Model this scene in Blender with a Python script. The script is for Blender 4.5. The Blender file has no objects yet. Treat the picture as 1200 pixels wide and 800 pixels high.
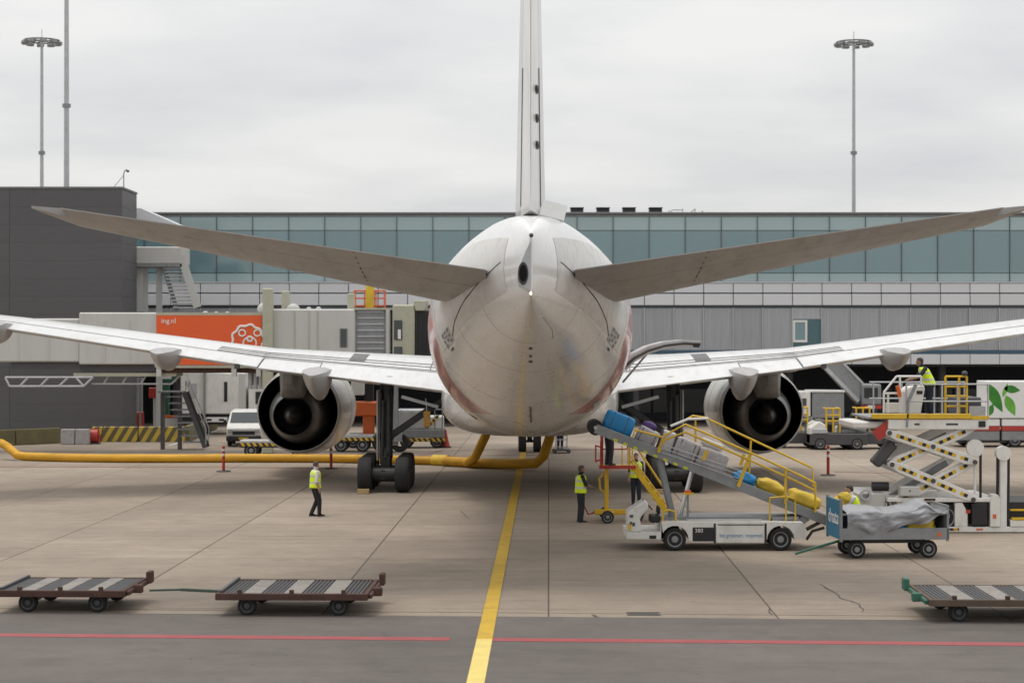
import bpy, bmesh, math, random
import numpy as np
from mathutils import Vector, Matrix, noise as mnoise
R = math.radians
random.seed(7)
SC = bpy.context.scene
COL = SC.collection

# ------------------------------------------------------------------ camera
CH, F = 5.65, 2270.0            # eye height (m), focal length in 1200-px pixels
cd = bpy.data.cameras.new('camera'); cam = bpy.data.objects.new('camera', cd); COL.objects.link(cam)
cam.location = (0, 0, CH); cam.rotation_euler = (R(90), 0, 0)
cd.sensor_width = 36; cd.lens = F / 1200 * 36; cd.clip_start = 0.5; cd.clip_end = 3000
cd.dof.use_dof = True; cd.dof.focus_distance = 56; cd.dof.aperture_fstop = 1.4
SC.camera = cam

# ------------------------------------------------------------------ world, sun, exposure
SUN_AZ, SUN_EL = R(-70), R(76)   # azimuth from +Y towards +X
wd = bpy.data.worlds.new('World'); SC.world = wd; wd.use_nodes = True
nt = wd.node_tree; nt.nodes.clear()
def wn(t, **k):
    n = nt.nodes.new(t)
    for a, b in k.items(): setattr(n, a, b)
    return n
out = wn('ShaderNodeOutputWorld'); mix = wn('ShaderNodeMixShader'); bg1 = wn('ShaderNodeBackground'); bg2 = wn('ShaderNodeBackground')
sky = wn('ShaderNodeTexSky', sky_type='NISHITA'); sky.sun_disc = False; sky.sun_elevation = SUN_EL; sky.sun_rotation = SUN_AZ
bg1.inputs[1].default_value = 0.1; nt.links.new(sky.outputs[0], bg1.inputs[0])
tc = wn('ShaderNodeTexCoord'); sep = wn('ShaderNodeSeparateXYZ'); nt.links.new(tc.outputs['Generated'], sep.inputs[0])
absz = wn('ShaderNodeMath', operation='ABSOLUTE'); nt.links.new(sep.outputs[2], absz.inputs[0])
addz = wn('ShaderNodeMath', operation='ADD'); addz.inputs[1].default_value = 0.12; nt.links.new(absz.outputs[0], addz.inputs[0])
dx = wn('ShaderNodeMath', operation='DIVIDE'); nt.links.new(sep.outputs[0], dx.inputs[0]); nt.links.new(addz.outputs[0], dx.inputs[1])
dy = wn('ShaderNodeMath', operation='DIVIDE'); nt.links.new(sep.outputs[1], dy.inputs[0]); nt.links.new(addz.outputs[0], dy.inputs[1])
cmb = wn('ShaderNodeCombineXYZ'); nt.links.new(dx.outputs[0], cmb.inputs[0]); nt.links.new(dy.outputs[0], cmb.inputs[1])
cn = wn('ShaderNodeTexNoise'); cn.inputs['Scale'].default_value = 0.8; cn.inputs['Detail'].default_value = 8; cn.inputs['Roughness'].default_value = 0.5
nt.links.new(cmb.outputs[0], cn.inputs['Vector'])
cr = wn('ShaderNodeValToRGB'); nt.links.new(cn.outputs['Fac'], cr.inputs[0])
cr.color_ramp.elements[0].position = 0.27; cr.color_ramp.elements[0].color = (0.585, 0.60, 0.625, 1)
cr.color_ramp.elements[1].position = 0.58; cr.color_ramp.elements[1].color = (0.84, 0.832, 0.81, 1)
# overcast sky: brighter towards the zenith
gr = wn('ShaderNodeMapRange'); gr.inputs[1].default_value = 0.0; gr.inputs[2].default_value = 1.0; gr.inputs[3].default_value = 0.96; gr.inputs[4].default_value = 1.9
nt.links.new(absz.outputs[0], gr.inputs[0])
nt.links.new(cr.outputs[0], bg2.inputs[0]); nt.links.new(gr.outputs[0], bg2.inputs[1])
mix.inputs[0].default_value = 0.92
nt.links.new(bg1.outputs[0], mix.inputs[1]); nt.links.new(bg2.outputs[0], mix.inputs[2]); nt.links.new(mix.outputs[0], out.inputs[0])
sl = bpy.data.lights.new('sun', 'SUN'); sl.energy = 1.3; sl.angle = R(18); sl.color = (1.0, 0.95, 0.87)
so = bpy.data.objects.new('sun', sl); COL.objects.link(so)
sd = Vector((math.cos(SUN_EL) * math.sin(SUN_AZ), math.cos(SUN_EL) * math.cos(SUN_AZ), math.sin(SUN_EL)))
so.rotation_euler = sd.to_track_quat('Z', 'Y').to_euler(); so.location = (-30, 20, 60)
SC.view_settings.view_transform = 'Standard'; SC.view_settings.look = 'None'; SC.view_settings.gamma = 1; SC.view_settings.exposure = 0.0
SC.cycles.use_denoising = True
SC.cycles.max_bounces = 6; SC.cycles.diffuse_bounces = 3; SC.cycles.glossy_bounces = 3; SC.cycles.transmission_bounces = 4

# ------------------------------------------------------------------ helpers
def W(px, py, d):               # a spot measured on the photograph, carried to the distance d where it stands
    return Vector(((px - 600) * d / F, d, CH - (py - 400) * d / F))
def S(d): return F / d
def gd(py): return CH * F / (py - 400)      # distance of a ground point

class MB:
    def __init__(s): s.v = []; s.f = []; s.m = []
    def add(s, vs, fs, m=0):
        o = len(s.v); s.v += [tuple(v) for v in vs]; s.f += [tuple(i + o for i in f) for f in fs]; s.m += [m] * len(fs); return s
    def box(s, x0, x1, y0, y1, z0, z1, m=0):
        x0, x1 = min(x0, x1), max(x0, x1); y0, y1 = min(y0, y1), max(y0, y1); z0, z1 = min(z0, z1), max(z0, z1)
        return s.add([(x0,y0,z0),(x1,y0,z0),(x1,y1,z0),(x0,y1,z0),(x0,y0,z1),(x1,y0,z1),(x1,y1,z1),(x0,y1,z1)],
              [(0,3,2,1),(4,5,6,7),(0,1,5,4),(1,2,6,5),(2,3,7,6),(3,0,4,7)], m)
    def cbox(s, c, size, rot=None, m=0):
        c = Vector(c); h = [a / 2 for a in size]; M = rot if rot is not None else Matrix.Identity(3)
        vs = [c + M @ Vector((sx*h[0], sy*h[1], sz*h[2])) for sz in (-1,1) for sx, sy in ((-1,-1),(1,-1),(1,1),(-1,1))]
        return s.add(vs, [(0,3,2,1),(4,5,6,7),(0,1,5,4),(1,2,6,5),(2,3,7,6),(3,0,4,7)], m)
    def beam(s, a, b, w, h, m=0, up=(0,0,1)):
        a, b = Vector(a), Vector(b); d = (b - a); L = d.length; x = d.normalized(); u = Vector(up)
        if abs(x.dot(u)) > 0.99: u = Vector((0,1,0))
        y = u.cross(x).normalized(); z = x.cross(y); M = Matrix((x, y, z)).transposed()
        return s.cbox((a + b) / 2, (L, w, h), M, m)
    def cyl(s, a, b, r0, r1=None, n=12, caps=True, m=0):
        a, b = Vector(a), Vector(b); r1 = r0 if r1 is None else r1
        z = (b - a).normalized(); u = Vector((0,0,1)) if abs(z.z) < 0.95 else Vector((1,0,0)); x = z.cross(u).normalized(); y = z.cross(x)
        vs = []
        for p, r in ((a, r0), (b, r1)):
            vs += [p + (x * math.cos(t) + y * math.sin(t)) * r for t in [2*math.pi*i/n for i in range(n)]]
        fs = [(i, (i+1) % n, n + (i+1) % n, n + i) for i in range(n)]
        if caps: fs += [tuple(reversed(range(n))), tuple(range(n, 2*n))]
        return s.add(vs, fs, m)
    def tube(s, pts, r, n=8, m=0):
        pts = [Vector(p) for p in pts]; rs = r if isinstance(r, (list, tuple)) else [r] * len(pts); rings = []
        u = None
        for i, p in enumerate(pts):
            t = (pts[min(i+1, len(pts)-1)] - pts[max(i-1, 0)]).normalized()
            if u is None: u = t.orthogonal().normalized()
            u = (u - t * u.dot(t)).normalized(); w = t.cross(u)
            k = 1.0
            if 0 < i < len(pts)-1:
                c = (pts[i]-pts[i-1]).normalized().dot((pts[i+1]-pts[i]).normalized()); k = min(1.5, 1 / max(0.4, math.sqrt((1 + c) / 2)))
            rings.append([p + (u * math.cos(a) + w * math.sin(a)) * rs[i] * (k if n <= 6 else 1) for a in [2*math.pi*j/n for j in range(n)]])
        return s.loft(rings, m=m)
    def loft(s, rings, cap=True, m=0, closed=True):
        n = len(rings[0]); vs = [v for r in rings for v in r]; fs = []
        for i in range(len(rings) - 1):
            for j in range(n if closed else n - 1):
                k = (j + 1) % n; fs.append((i*n + j, i*n + k, (i+1)*n + k, (i+1)*n + j))
        if cap and closed: fs += [tuple(reversed(range(n))), tuple(range((len(rings)-1)*n, len(rings)*n))]
        return s.add(vs, fs, m)
    def lathe(s, prof, o, axis=(0,1,0), n=32, m=0, cap=False):   # prof: (radius, position along axis)
        o = Vector(o); z = Vector(axis).normalized(); u = Vector((0,0,1)) if abs(z.z) < 0.9 else Vector((1,0,0)); x = u.cross(z).normalized(); y = z.cross(x)
        rings = [[o + z * t + (x * math.cos(a) + y * math.sin(a)) * r for a in [2*math.pi*j/n for j in range(n)]] for r, t in prof]
        return s.loft(rings, cap=cap, m=m)
    def prism(s, poly, a0, a1, plane='xz', m=0):
        def P(u, v, w): return {'xz': (u, w, v), 'yz': (w, u, v), 'xy': (u, v, w)}[plane]
        n = len(poly); vs = [P(u, v, a0) for u, v in poly] + [P(u, v, a1) for u, v in poly]
        return s.add(vs, [tuple(range(n)), tuple(reversed(range(n, 2*n)))] + [(i, n + i, n + (i+1) % n, (i+1) % n) for i in range(n)], m)
    def sphere(s, c, r, n=12, k=8, m=0):
        c = Vector(c); r = r if isinstance(r, (tuple, list)) else (r, r, r)
        rings = [[c + Vector((r[0]*math.sin(b)*math.cos(a), r[1]*math.sin(b)*math.sin(a), -r[2]*math.cos(b))) for a in [2*math.pi*j/n for j in range(n)]] for b in [math.pi*(i+0.02)/(k+0.04) for i in range(k+1)]]
        return s.loft(rings, m=m)
    def mesh(s, name, mats, smooth=None, bevel=0, seg=1):
        me = bpy.data.meshes.new(name); bm = bmesh.new(); vs = [bm.verts.new(v) for v in s.v]
        for f, mi in zip(s.f, s.m):
            try:
                fc = bm.faces.new([vs[i] for i in f]); fc.material_index = mi
            except ValueError: pass
        bmesh.ops.recalc_face_normals(bm, faces=bm.faces)
        if bevel:
            ed = [e for e in bm.edges if len(e.link_faces) == 2 and e.calc_face_angle(0) > R(35)]
            bmesh.ops.bevel(bm, geom=ed, offset=bevel, segments=seg, profile=0.6, affect='EDGES', clamp_overlap=True)
        bm.to_mesh(me); bm.free()
        for mt in (mats if isinstance(mats, (list, tuple)) else [mats]): me.materials.append(mt)
        if smooth:
            me.shade_smooth(); me.set_sharp_from_angle(angle=R(smooth))
        return me
    def build(s, name, mats, parent=None, smooth=None, bevel=0, seg=1, label=None):
        o = bpy.data.objects.new(name, s.mesh(name, mats, smooth, bevel, seg)); COL.objects.link(o)
        if parent is not None: o.parent = parent
        if label: o['label'] = label
        return o
def tag(o, label=None, cat=None, group=None, kind=None):
    if label: o['label'] = label
    if cat: o['category'] = cat
    if group: o['group'] = group
    if kind: o['kind'] = kind
    return o
def thing(name, label, cat, loc=(0,0,0), rz=0, group=None):
    o = bpy.data.objects.new(name, None); COL.objects.link(o); o.location = loc; o.rotation_euler = (0, 0, rz); o.empty_display_size = 0.2
    return tag(o, label, cat, group)
def link_mesh(name, me, parent=None, loc=None, rot=None, scale=None):
    o = bpy.data.objects.new(name, me); COL.objects.link(o)
    if parent is not None: o.parent = parent
    if loc is not None: o.location = loc
    if rot is not None: o.rotation_euler = rot
    if scale is not None: o.scale = scale
    return o
def copy_tree(o, parent=None, loc=None, rz=None, label=None):
    c = o.copy(); COL.objects.link(c); c.parent = parent
    if loc is not None: c.location = loc
    if rz is not None: c.rotation_euler = (0, 0, rz)
    if label: c['label'] = label
    for ch in list(o.children): copy_tree(ch, c)
    return c
def text(name, body, size, m, parent, loc, rot, extrude=0.003, align='CENTER', shear=0.0, sx=1.0):
    cu = bpy.data.curves.new(name, 'FONT'); cu.body = body; cu.size = size; cu.extrude = extrude; cu.align_x = align; cu.align_y = 'CENTER'; cu.shear = shear; cu.resolution_u = 3
    t = bpy.data.objects.new(name, cu); COL.objects.link(t); bpy.context.view_layer.update()
    me = bpy.data.meshes.new_from_object(t.evaluated_get(bpy.context.evaluated_depsgraph_get())); bpy.data.objects.remove(t)
    me.materials.clear(); me.materials.append(m)
    return link_mesh(name, me, parent, loc, rot, (sx, 1, 1))

# ------------------------------------------------------------------ materials
def mat(name, col, rough=0.5, metal=0.0, var=0.10, scale=2.0, bump=0.0, coat=0.0, dirt=0.0, dcol=(0.09,0.07,0.05), stretch=(1,1,1), emit=0.0, rand=0.0, spec=0.5, alpha=1.0):
    m = bpy.data.materials.new(name); m.use_nodes = True; t = m.node_tree; N, L = t.nodes, t.links
    b = N['Principled BSDF']; b.inputs['Roughness'].default_value = rough; b.inputs['Metallic'].default_value = metal
    b.inputs['Coat Weight'].default_value = coat; b.inputs['Coat Roughness'].default_value = 0.08; b.inputs['Specular IOR Level'].default_value = spec
    c = N.new('ShaderNodeTexCoord'); mp = N.new('ShaderNodeMapping'); mp.inputs['Scale'].default_value = stretch; L.new(c.outputs['Object'], mp.inputs['Vector'])
    n1 = N.new('ShaderNodeTexNoise'); n1.inputs['Scale'].default_value = scale; n1.inputs['Detail'].default_value = 6; n1.inputs['Roughness'].default_value = 0.6
    L.new(mp.outputs[0], n1.inputs['Vector'])
    r1 = N.new('ShaderNodeMapRange'); r1.inputs[1].default_value = 0.25; r1.inputs[2].default_value = 0.75; r1.inputs[3].default_value = 1 - var; r1.inputs[4].default_value = 1 + var
    L.new(n1.outputs['Fac'], r1.inputs[0])
    x = N.new('ShaderNodeVectorMath'); x.operation = 'SCALE'; x.inputs[0].default_value = col; src = r1.outputs[0]
    if rand:
        oi = N.new('ShaderNodeObjectInfo'); rr = N.new('ShaderNodeMapRange'); rr.inputs[3].default_value = 1 - rand; rr.inputs[4].default_value = 1 + rand; L.new(oi.outputs['Random'], rr.inputs[0])
        mu = N.new('ShaderNodeMath'); mu.operation = 'MULTIPLY'; L.new(src, mu.inputs[0]); L.new(rr.outputs[0], mu.inputs[1]); src = mu.outputs[0]
    L.new(src, x.inputs['Scale']); cs = x.outputs[0]
    if dirt:
        n2 = N.new('ShaderNodeTexNoise'); n2.inputs['Scale'].default_value = scale * 1.7; n2.inputs['Detail'].default_value = 9; n2.inputs['Roughness'].default_value = 0.68; L.new(mp.outputs[0], n2.inputs['Vector'])
        r2 = N.new('ShaderNodeMapRange'); r2.inputs[1].default_value = 0.48; r2.inputs[2].default_value = 0.72; r2.inputs[3].default_value = 0; r2.inputs[4].default_value = dirt; L.new(n2.outputs['Fac'], r2.inputs[0])
        mx = N.new('ShaderNodeMix'); mx.data_type = 'RGBA'; L.new(r2.outputs[0], mx.inputs[0]); L.new(cs, mx.inputs[6]); mx.inputs[7].default_value = (*dcol, 1); cs = mx.outputs[2]
        rg = N.new('ShaderNodeMapRange'); rg.inputs[3].default_value = rough; rg.inputs[4].default_value = min(1, rough + 0.35); L.new(r2.outputs[0], rg.inputs[0]); L.new(rg.outputs[0], b.inputs['Roughness'])
    L.new(cs, b.inputs['Base Color'])
    if bump:
        n3 = N.new('ShaderNodeTexNoise'); n3.inputs['Scale'].default_value = scale * 6; n3.inputs['Detail'].default_value = 5; L.new(mp.outputs[0], n3.inputs['Vector'])
        bp = N.new('ShaderNodeBump'); bp.inputs['Strength'].default_value = bump; bp.inputs['Distance'].default_value = 0.02; L.new(n3.outputs['Fac'], bp.inputs['Height']); L.new(bp.outputs[0], b.inputs['Normal'])
    if emit:
        b.inputs['Emission Color'].default_value = (*col, 1); b.inputs['Emission Strength'].default_value = emit
    return m

def ground_mat(name, col, stain, rand, fine=40, streak=0.24, rough=0.85):
    m = bpy.data.materials.new(name); m.use_nodes = True; t = m.node_tree; N, L = t.nodes, t.links; b = N['Principled BSDF']
    g = N.new('ShaderNodeNewGeometry')
    def nz(scale, detail, st=(1,1,1), ro=0.6):
        mp = N.new('ShaderNodeMapping'); mp.inputs['Scale'].default_value = st; L.new(g.outputs['Position'], mp.inputs['Vector'])
        n = N.new('ShaderNodeTexNoise'); n.inputs['Scale'].default_value = scale; n.inputs['Detail'].default_value = detail; n.inputs['Roughness'].default_value = ro; L.new(mp.outputs[0], n.inputs['Vector']); return n.outputs['Fac']
    def rng(s, a, bb, c, d):
        r = N.new('ShaderNodeMapRange'); r.inputs[1].default_value = a; r.inputs[2].default_value = bb; r.inputs[3].default_value = c; r.inputs[4].default_value = d; L.new(s, r.inputs[0]); return r.outputs[0]
    def mul(a, c):
        k = N.new('ShaderNodeMath'); k.operation = 'MULTIPLY'; L.new(a, k.inputs[0]); L.new(c, k.inputs[1]); return k.outputs[0]
    f = mul(rng(nz(0.16, 5), 0.3, 0.7, 0.80, 1.14), rng(nz(fine, 3), 0.3, 0.7, 0.90, 1.09))
    f = mul(f, rng(nz(1.0, 7, (0.28, 1.5, 1), 0.65), 0.5, 0.78, 1.0, 1 - streak))
    f = mul(f, rng(nz(0.55, 9, (1,1,1), 0.72), 0.58, 0.74, 1.0, 0.72))
    f = mul(f, rng(nz(3.1, 8, (1,1,1), 0.7), 0.64, 0.74, 1.0, 0.68))
    f = mul(f, rng(nz(1.0, 6, (0.05, 5.0, 1), 0.6), 0.56, 0.70, 1.0, 1 - streak*.7)); f = mul(f, rng(nz(5.0, 3, (1,1,1), 0.5), 0.70, 0.74, 1.0, 0.6)); f = mul(f, rng(nz(1.4, 10, (1,1,1), 0.75), 0.35, 0.65, 0.90, 1.08))
    oi = N.new('ShaderNodeObjectInfo'); f = mul(f, rng(oi.outputs['Random'], 0, 1, 1 - rand, 1 + rand))
    x = N.new('ShaderNodeVectorMath'); x.operation = 'SCALE'; x.inputs[0].default_value = col; L.new(f, x.inputs['Scale'])
    L.new(x.outputs[0], b.inputs['Base Color']); b.inputs['Roughness'].default_value = rough; b.inputs['Specular IOR Level'].default_value = 0.35
    bp = N.new('ShaderNodeBump'); bp.inputs['Strength'].default_value = 0.25; bp.inputs['Distance'].default_value = 0.01; L.new(nz(fine * 0.7, 4), bp.inputs['Height']); L.new(bp.outputs[0], b.inputs['Normal'])
    return m

M = {}
M['concrete'] = ground_mat('concrete', (0.295, 0.243, 0.194), None, 0.09)
M['asphalt'] = ground_mat('asphalt', (0.130, 0.114, 0.105), None, 0.0, fine=60, streak=0.18)
M['joint'] = mat('joint_sealant', (0.085, 0.072, 0.06), 0.9)
def worn(name, col, wear=0.5, under=(0.2,0.18,0.16)):
    return mat(name, col, 0.7, var=0.12, scale=1.6, dirt=wear, dcol=under)
M['yellow_paint'] = worn('yellow_paint', (0.52, 0.33, 0.025), 0.45, (0.24,0.19,0.10))
M['pale_yellow'] = worn('pale_yellow_paint', (0.68, 0.53, 0.16), 0.25, (0.4,0.33,0.16))
M['red_paint'] = worn('red_paint', (0.30, 0.055, 0.06), 0.5, (0.25,0.14,0.13))
M['faded_red'] = worn('faded_red_paint', (0.28, 0.12, 0.10), 0.7, (0.25,0.2,0.165))
M['white_paint'] = worn('white_paint', (0.6, 0.58, 0.54), 0.5, (0.35,0.3,0.26))
M['white'] = mat('white_enamel', (0.70, 0.69, 0.66), 0.35, var=0.05, scale=1.5, dirt=0.35, dcol=(0.30,0.26,0.21), stretch=(1,1,0.5))
M['white_clean'] = mat('white_metal', (0.72, 0.72, 0.71), 0.4, var=0.04)
M['offwhite'] = mat('off_white_panel', (0.49, 0.488, 0.47), 0.5, var=0.05, scale=1, dirt=0.25, dcol=(0.30,0.28,0.24), stretch=(1,1,0.2))
M['cream'] = mat('cream_paint', (0.40, 0.395, 0.31), 0.5, var=0.06, dirt=0.25, dcol=(0.2,0.18,0.13))
M['grey'] = mat('grey_metal', (0.25, 0.26, 0.27), 0.45, 0.3, var=0.1, dirt=0.3, dcol=(0.10,0.09,0.08))
M['lightgrey'] = mat('light_grey_metal', (0.45, 0.46, 0.47), 0.4, 0.3, var=0.08, dirt=0.3, dcol=(0.2,0.18,0.16))
M['darkgrey'] = mat('dark_grey_metal', (0.07, 0.07, 0.075), 0.5, 0.2, var=0.15, dirt=0.25, dcol=(0.12,0.10,0.08))
M['black'] = mat('black_paint', (0.015, 0.015, 0.017), 0.55, var=0.2)
M['rubber'] = mat('tyre_rubber', (0.016, 0.0155, 0.0155), 0.8, var=0.25, scale=5, dirt=0.3, dcol=(0.045,0.04,0.035))
M['yellow'] = mat('safety_yellow', (0.66, 0.42, 0.02), 0.42, var=0.08, dirt=0.3, dcol=(0.20,0.13,0.03))
M['red'] = mat('red_enamel', (0.42, 0.035, 0.025), 0.45, var=0.1, dirt=0.3, dcol=(0.12,0.04,0.03))
M['orange'] = mat('orange_enamel', (0.66, 0.13, 0.02), 0.45, var=0.08, dirt=0.25, dcol=(0.2,0.07,0.03))
M['glassdark'] = mat('dark_window_glass', (0.02, 0.027, 0.03), 0.06, var=0.05, spec=0.8)
M['chrome'] = mat('bare_aluminium', (0.62, 0.62, 0.62), 0.28, 0.9, var=0.06)
M['rust'] = mat('rusty_brown_steel', (0.075, 0.034, 0.024), 0.7, 0.2, var=0.3, scale=4, dirt=0.5, dcol=(0.05,0.04,0.035))
M['green'] = mat('green_enamel', (0.025, 0.115, 0.08), 0.5, var=0.15, dirt=0.3)

# ================================================================== the setting: apron, road, markings
AX = 0.0189                                     # the stand axis leans this far to the right
def stand(u, y): return Vector((u + AX * y, y - AX * u, 0))      # stand coordinates (across, along) -> world
apron = MB().add([(-900,-120,-0.05),(900,-120,-0.05),(900,1500,-0.05),(-900,1500,-0.05)], [(0,1,2,3)]).build('apron', M['concrete'])
tag(apron, 'pale brown concrete apron the airliner stands on', 'apron', kind='structure')
PX, PY, GAP = 4.7, 4.75, 0.028
slab_me = None
jm = MB()
nsl = 0
for r in range(19):
    y0 = 36.2 + r * PY
    hw = (y0 + PY) * 0.275 + 3.0
    for c in range(-9, 9):
        u0 = c * PX
        if u0 + PX < -hw or u0 > hw: continue
        a = stand(u0 + PX / 2, y0 + PY / 2)
        if slab_me is None:
            mb = MB(); mb.box(-PX/2 + GAP/2, PX/2 - GAP/2, -PY/2 + GAP/2, PY/2 - GAP/2, -0.04, 0.0)
            slab_me = mb.mesh('concrete_slab', M['concrete'], bevel=0.012)
        link_mesh('concrete_slab', slab_me, apron, (a.x, a.y, random.uniform(-0.003, 0.0)), (0, 0, -AX)); nsl += 1
for r in range(20):
    y = 36.2 + r * PY; a, b = stand(-32, y), stand(32, y); n = 0.02
    jm.add([(a.x, a.y - n, -0.012), (b.x, b.y - n, -0.012), (b.x, b.y + n, -0.012), (a.x, a.y + n, -0.012)], [(0,1,2,3)])
for c in range(-9, 10):
    a, b = stand(c * PX, 34), stand(c * PX, 128); n = 0.02
    jm.add([(a.x - n, a.y, -0.0135), (a.x + n, a.y, -0.0135), (b.x + n, b.y, -0.0135), (b.x - n, b.y, -0.0135)], [(0,1,2,3)])
tag(jm.build('joint_sealant', M['joint'], apron), kind='stuff')
# cracks and edge beam in the slabs beside the road
def crack(pts, w=0.03):
    mb = MB(); rng = random.Random(int(pts[0][0]))
    P = []
    for (x0, y0), (x1, y1) in zip(pts, pts[1:]):
        for k in range(6):
            t = k / 6; q = W(x0 + (x1-x0)*t, 400, 1); gy = gd(y0 + (y1-y0)*t); P.append(Vector(((x0+(x1-x0)*t - 600)*gy/F + rng.uniform(-.03,.03), gy + rng.uniform(-.05,.05), 0.004)))
    vs = []; 
    for p in P: vs += [p + Vector((-w*rng.uniform(.3,1), -w*.6, 0)), p + Vector((w*rng.uniform(.3,1), w*.6, 0))]
    mb.add(vs, [(2*i, 2*i+1, 2*i+3, 2*i+2) for i in range(len(P)-1)])
    return mb.build('crack', M['joint'], apron)
crack([(962,684),(985,700),(1008,708),(1012,718)]); crack([(900,712),(905,722)]); crack([(540,598),(552,610)], 0.02); crack([(695,720),(702,724)], .05)
ROT = R(-3.4)
def road_pt(u, v, z): # u along road, v across towards the plane, origin where the road edge crosses the view axis
    c, s = math.cos(ROT), math.sin(ROT); return (u*c - v*s, 39.75 + u*s + v*c, z)
def strip(u0, u1, v0, v1, z, name, m, parent=None, n=1):
    mb = MB(); k = []
    for i in range(n + 1):
        u = u0 + (u1-u0)*i/n; k += [road_pt(u, v0, z), road_pt(u, v1, z)]
    mb.add(k, [(2*i, 2*i+2, 2*i+3, 2*i+1) for i in range(n)]); return mb.build(name, m, parent)
road = strip(-300, 300, -60, 0, 0.006, 'road', M['asphalt']); tag(road, 'grey asphalt service road along the apron edge', 'road', kind='structure')
strip(-60, -1.0, -3.25, -2.85, 0.011, 'red_line', M['red_paint'], road, 20); strip(-0.35, 60, -3.25, -2.85, 0.011, 'red_line', M['red_paint'], road, 20)
eb = strip(-60, 60, 0.05, 0.07, 0.003, 'edge_joint', M['joint'], road); eb2 = strip(-60, 60, 0.62, 0.65, 0.003, 'edge_joint', M['joint'], road)
gt = MB(); 
for i in range(14): gt.box(2.42 + i*0.045, 2.445 + i*0.045, 40.05, 40.35, 0.003, 0.012)
gt.box(2.38, 3.08, 40.0, 40.05, 0.003, 0.014).box(2.38, 3.08, 40.35, 40.4, 0.003, 0.014)
tag(gt.build('drain_grate', M['darkgrey']), 'dark steel drain grate set in the concrete by the road edge', 'drain')
# yellow lead-in line, paler on the asphalt
def lead(y0, y1, name, m, z):
    mb = MB(); n = 24; vs = []
    for i in range(n + 1):
        y = y0 + (y1 - y0)*i/n; x = -0.605 + 0.0178*(y - 32.05) ; vs += [(x - 0.15, y, z), (x + 0.15, y, z)]
    mb.add(vs, [(2*i, 2*i+1, 2*i+3, 2*i+2) for i in range(n)]); return mb.build(name, m, apron)
lead(-10, 36.75, 'lead_in_line', M['pale_yellow'], 0.015); lead(36.75, 101, 'lead_in_line', M['yellow_paint'], 0.0145)
def groundline(pts, w, m, name='painted_line', z=0.0105):
    mb = MB(); P = [Vector(((x-600)*gd(y)/F, gd(y), z)) for x, y in pts]; vs = []
    for i, p in enumerate(P):
        t = (P[min(i+1,len(P)-1)] - P[max(i-1,0)]).normalized(); q = Vector((-t.y, t.x, 0)) * w/2; vs += [p - q, p + q]
    mb.add(vs, [(2*i, 2*i+1, 2*i+3, 2*i+2) for i in range(len(P)-1)]); return mb.build(name, m, apron)
groundline([(-40,546.5),(300,547.5),(430,549)], 0.3, M['faded_red']); groundline([(978,552.5),(1048,554.5)], 0.3, M['faded_red'])
groundline([(430,549),(520,527),(760,526)], 0.22, M['faded_red']); groundline([(198,522),(238,511),(256,503)], 0.18, M['white_paint'])
groundline([(225,518),(262,521)], 0.15, M['white_paint']); groundline([(560,527),(700,527)], 0.3, M['faded_red'])
groundline([(480,534),(640,533)], 0.25, M['faded_red'])

# ================================================================== terminal
TD = 130.0; st = S(TD)
def tz(py): return CH - (py - 400) / st
def glassmat(name, col, rough, spec): return mat(name, col, rough, var=0.16, scale=0.12, rand=0.07, spec=spec, coat=0.6)
M['pane_top'] = glassmat('pale_green_glass', (0.29, 0.39, 0.405), 0.12, 0.9)
M['pane'] = glassmat('blue_green_glass', (0.135, 0.232, 0.258), 0.08, 1.0)
M['ribbed'] = mat('ribbed_grey_cladding', (0.40,0.41,0.435), 0.42, 0.35, var=0.10, scale=1.2, rand=0.08, stretch=(4,1,0.25), dirt=0.3, dcol=(0.15,0.155,0.17))
M['clad'] = mat('pale_grey_cladding', (0.60,0.61,0.635), 0.4, 0.1, var=0.04, scale=0.6, rand=0.04, dirt=0.15, dcol=(0.3,0.3,0.3), stretch=(1,1,0.3))
M['navy'] = mat('undercroft_shade_tone', (0.018, 0.022, 0.030), 0.7, var=0.2)  # near-black colour stands in for the deep shade under the terminal
M['mullion'] = mat('dark_mullion', (0.085, 0.11, 0.125), 0.4, 0.4)
M['roof'] = mat('roof_felt', (0.16, 0.165, 0.17), 0.8)
term = thing('terminal_building', 'long terminal with blue-green glass band over pale grey cladding behind the airliner', 'building', (0, TD, 0))
X0, X1 = -47.0, 47.0
zr, zg, zw, zwm, zb, zl = tz(249), tz(331), tz(358), tz(343.5), tz(410), tz(427)
MB().box(X0, X1, 0.16, 24, zl + 0.02, zr - 0.12).build('wall', M['mullion'], term)
MB().box(X0 - 0.2, X1 + 0.2, -0.12, 24.2, zr - 0.13, zr + 0.02).build('roof', M['roof'], term, bevel=0.03)
MB().box(X0, X1, 0.05, 0.16, zr - 0.28, zr - 0.15).build('coping', M['grey'], term)
# glass: three rows
def pieces(name, m, dx, rows, y, th, gap, off=0.0, tilt=0.0, bevel=0.0):
    for (za, zb_) in rows:
        mb = MB(); mb.box(-dx/2 + gap/2, dx/2 - gap/2, 0, th, 0, zb_ - za - gap); me = mb.mesh(name, m, bevel=bevel)
        n = int((X1 - X0) / dx)
        for i in range(n):
            x = X0 + off + dx * (i + 0.5)
            if x + dx/2 > X1: continue
            link_mesh(name, me, term, (x, y, za + gap/2), (random.uniform(-tilt, tilt), 0, random.uniform(-tilt, tilt)))
pieces('spandrel_pane', M['pane_top'], 2.42, [(tz(270), zr - 0.28)], 0.06, 0.03, 0.045, 0.55, 0.004)
pieces('glass_pane', M['pane'], 2.42, [(tz(320), tz(270))], 0.06, 0.03, 0.045, 0.55, 0.006)
pieces('sill_pane', M['pane_top'], 2.42, [(zg + 0.05, tz(320))], 0.06, 0.03, 0.045, 0.55, 0.004)
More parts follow.
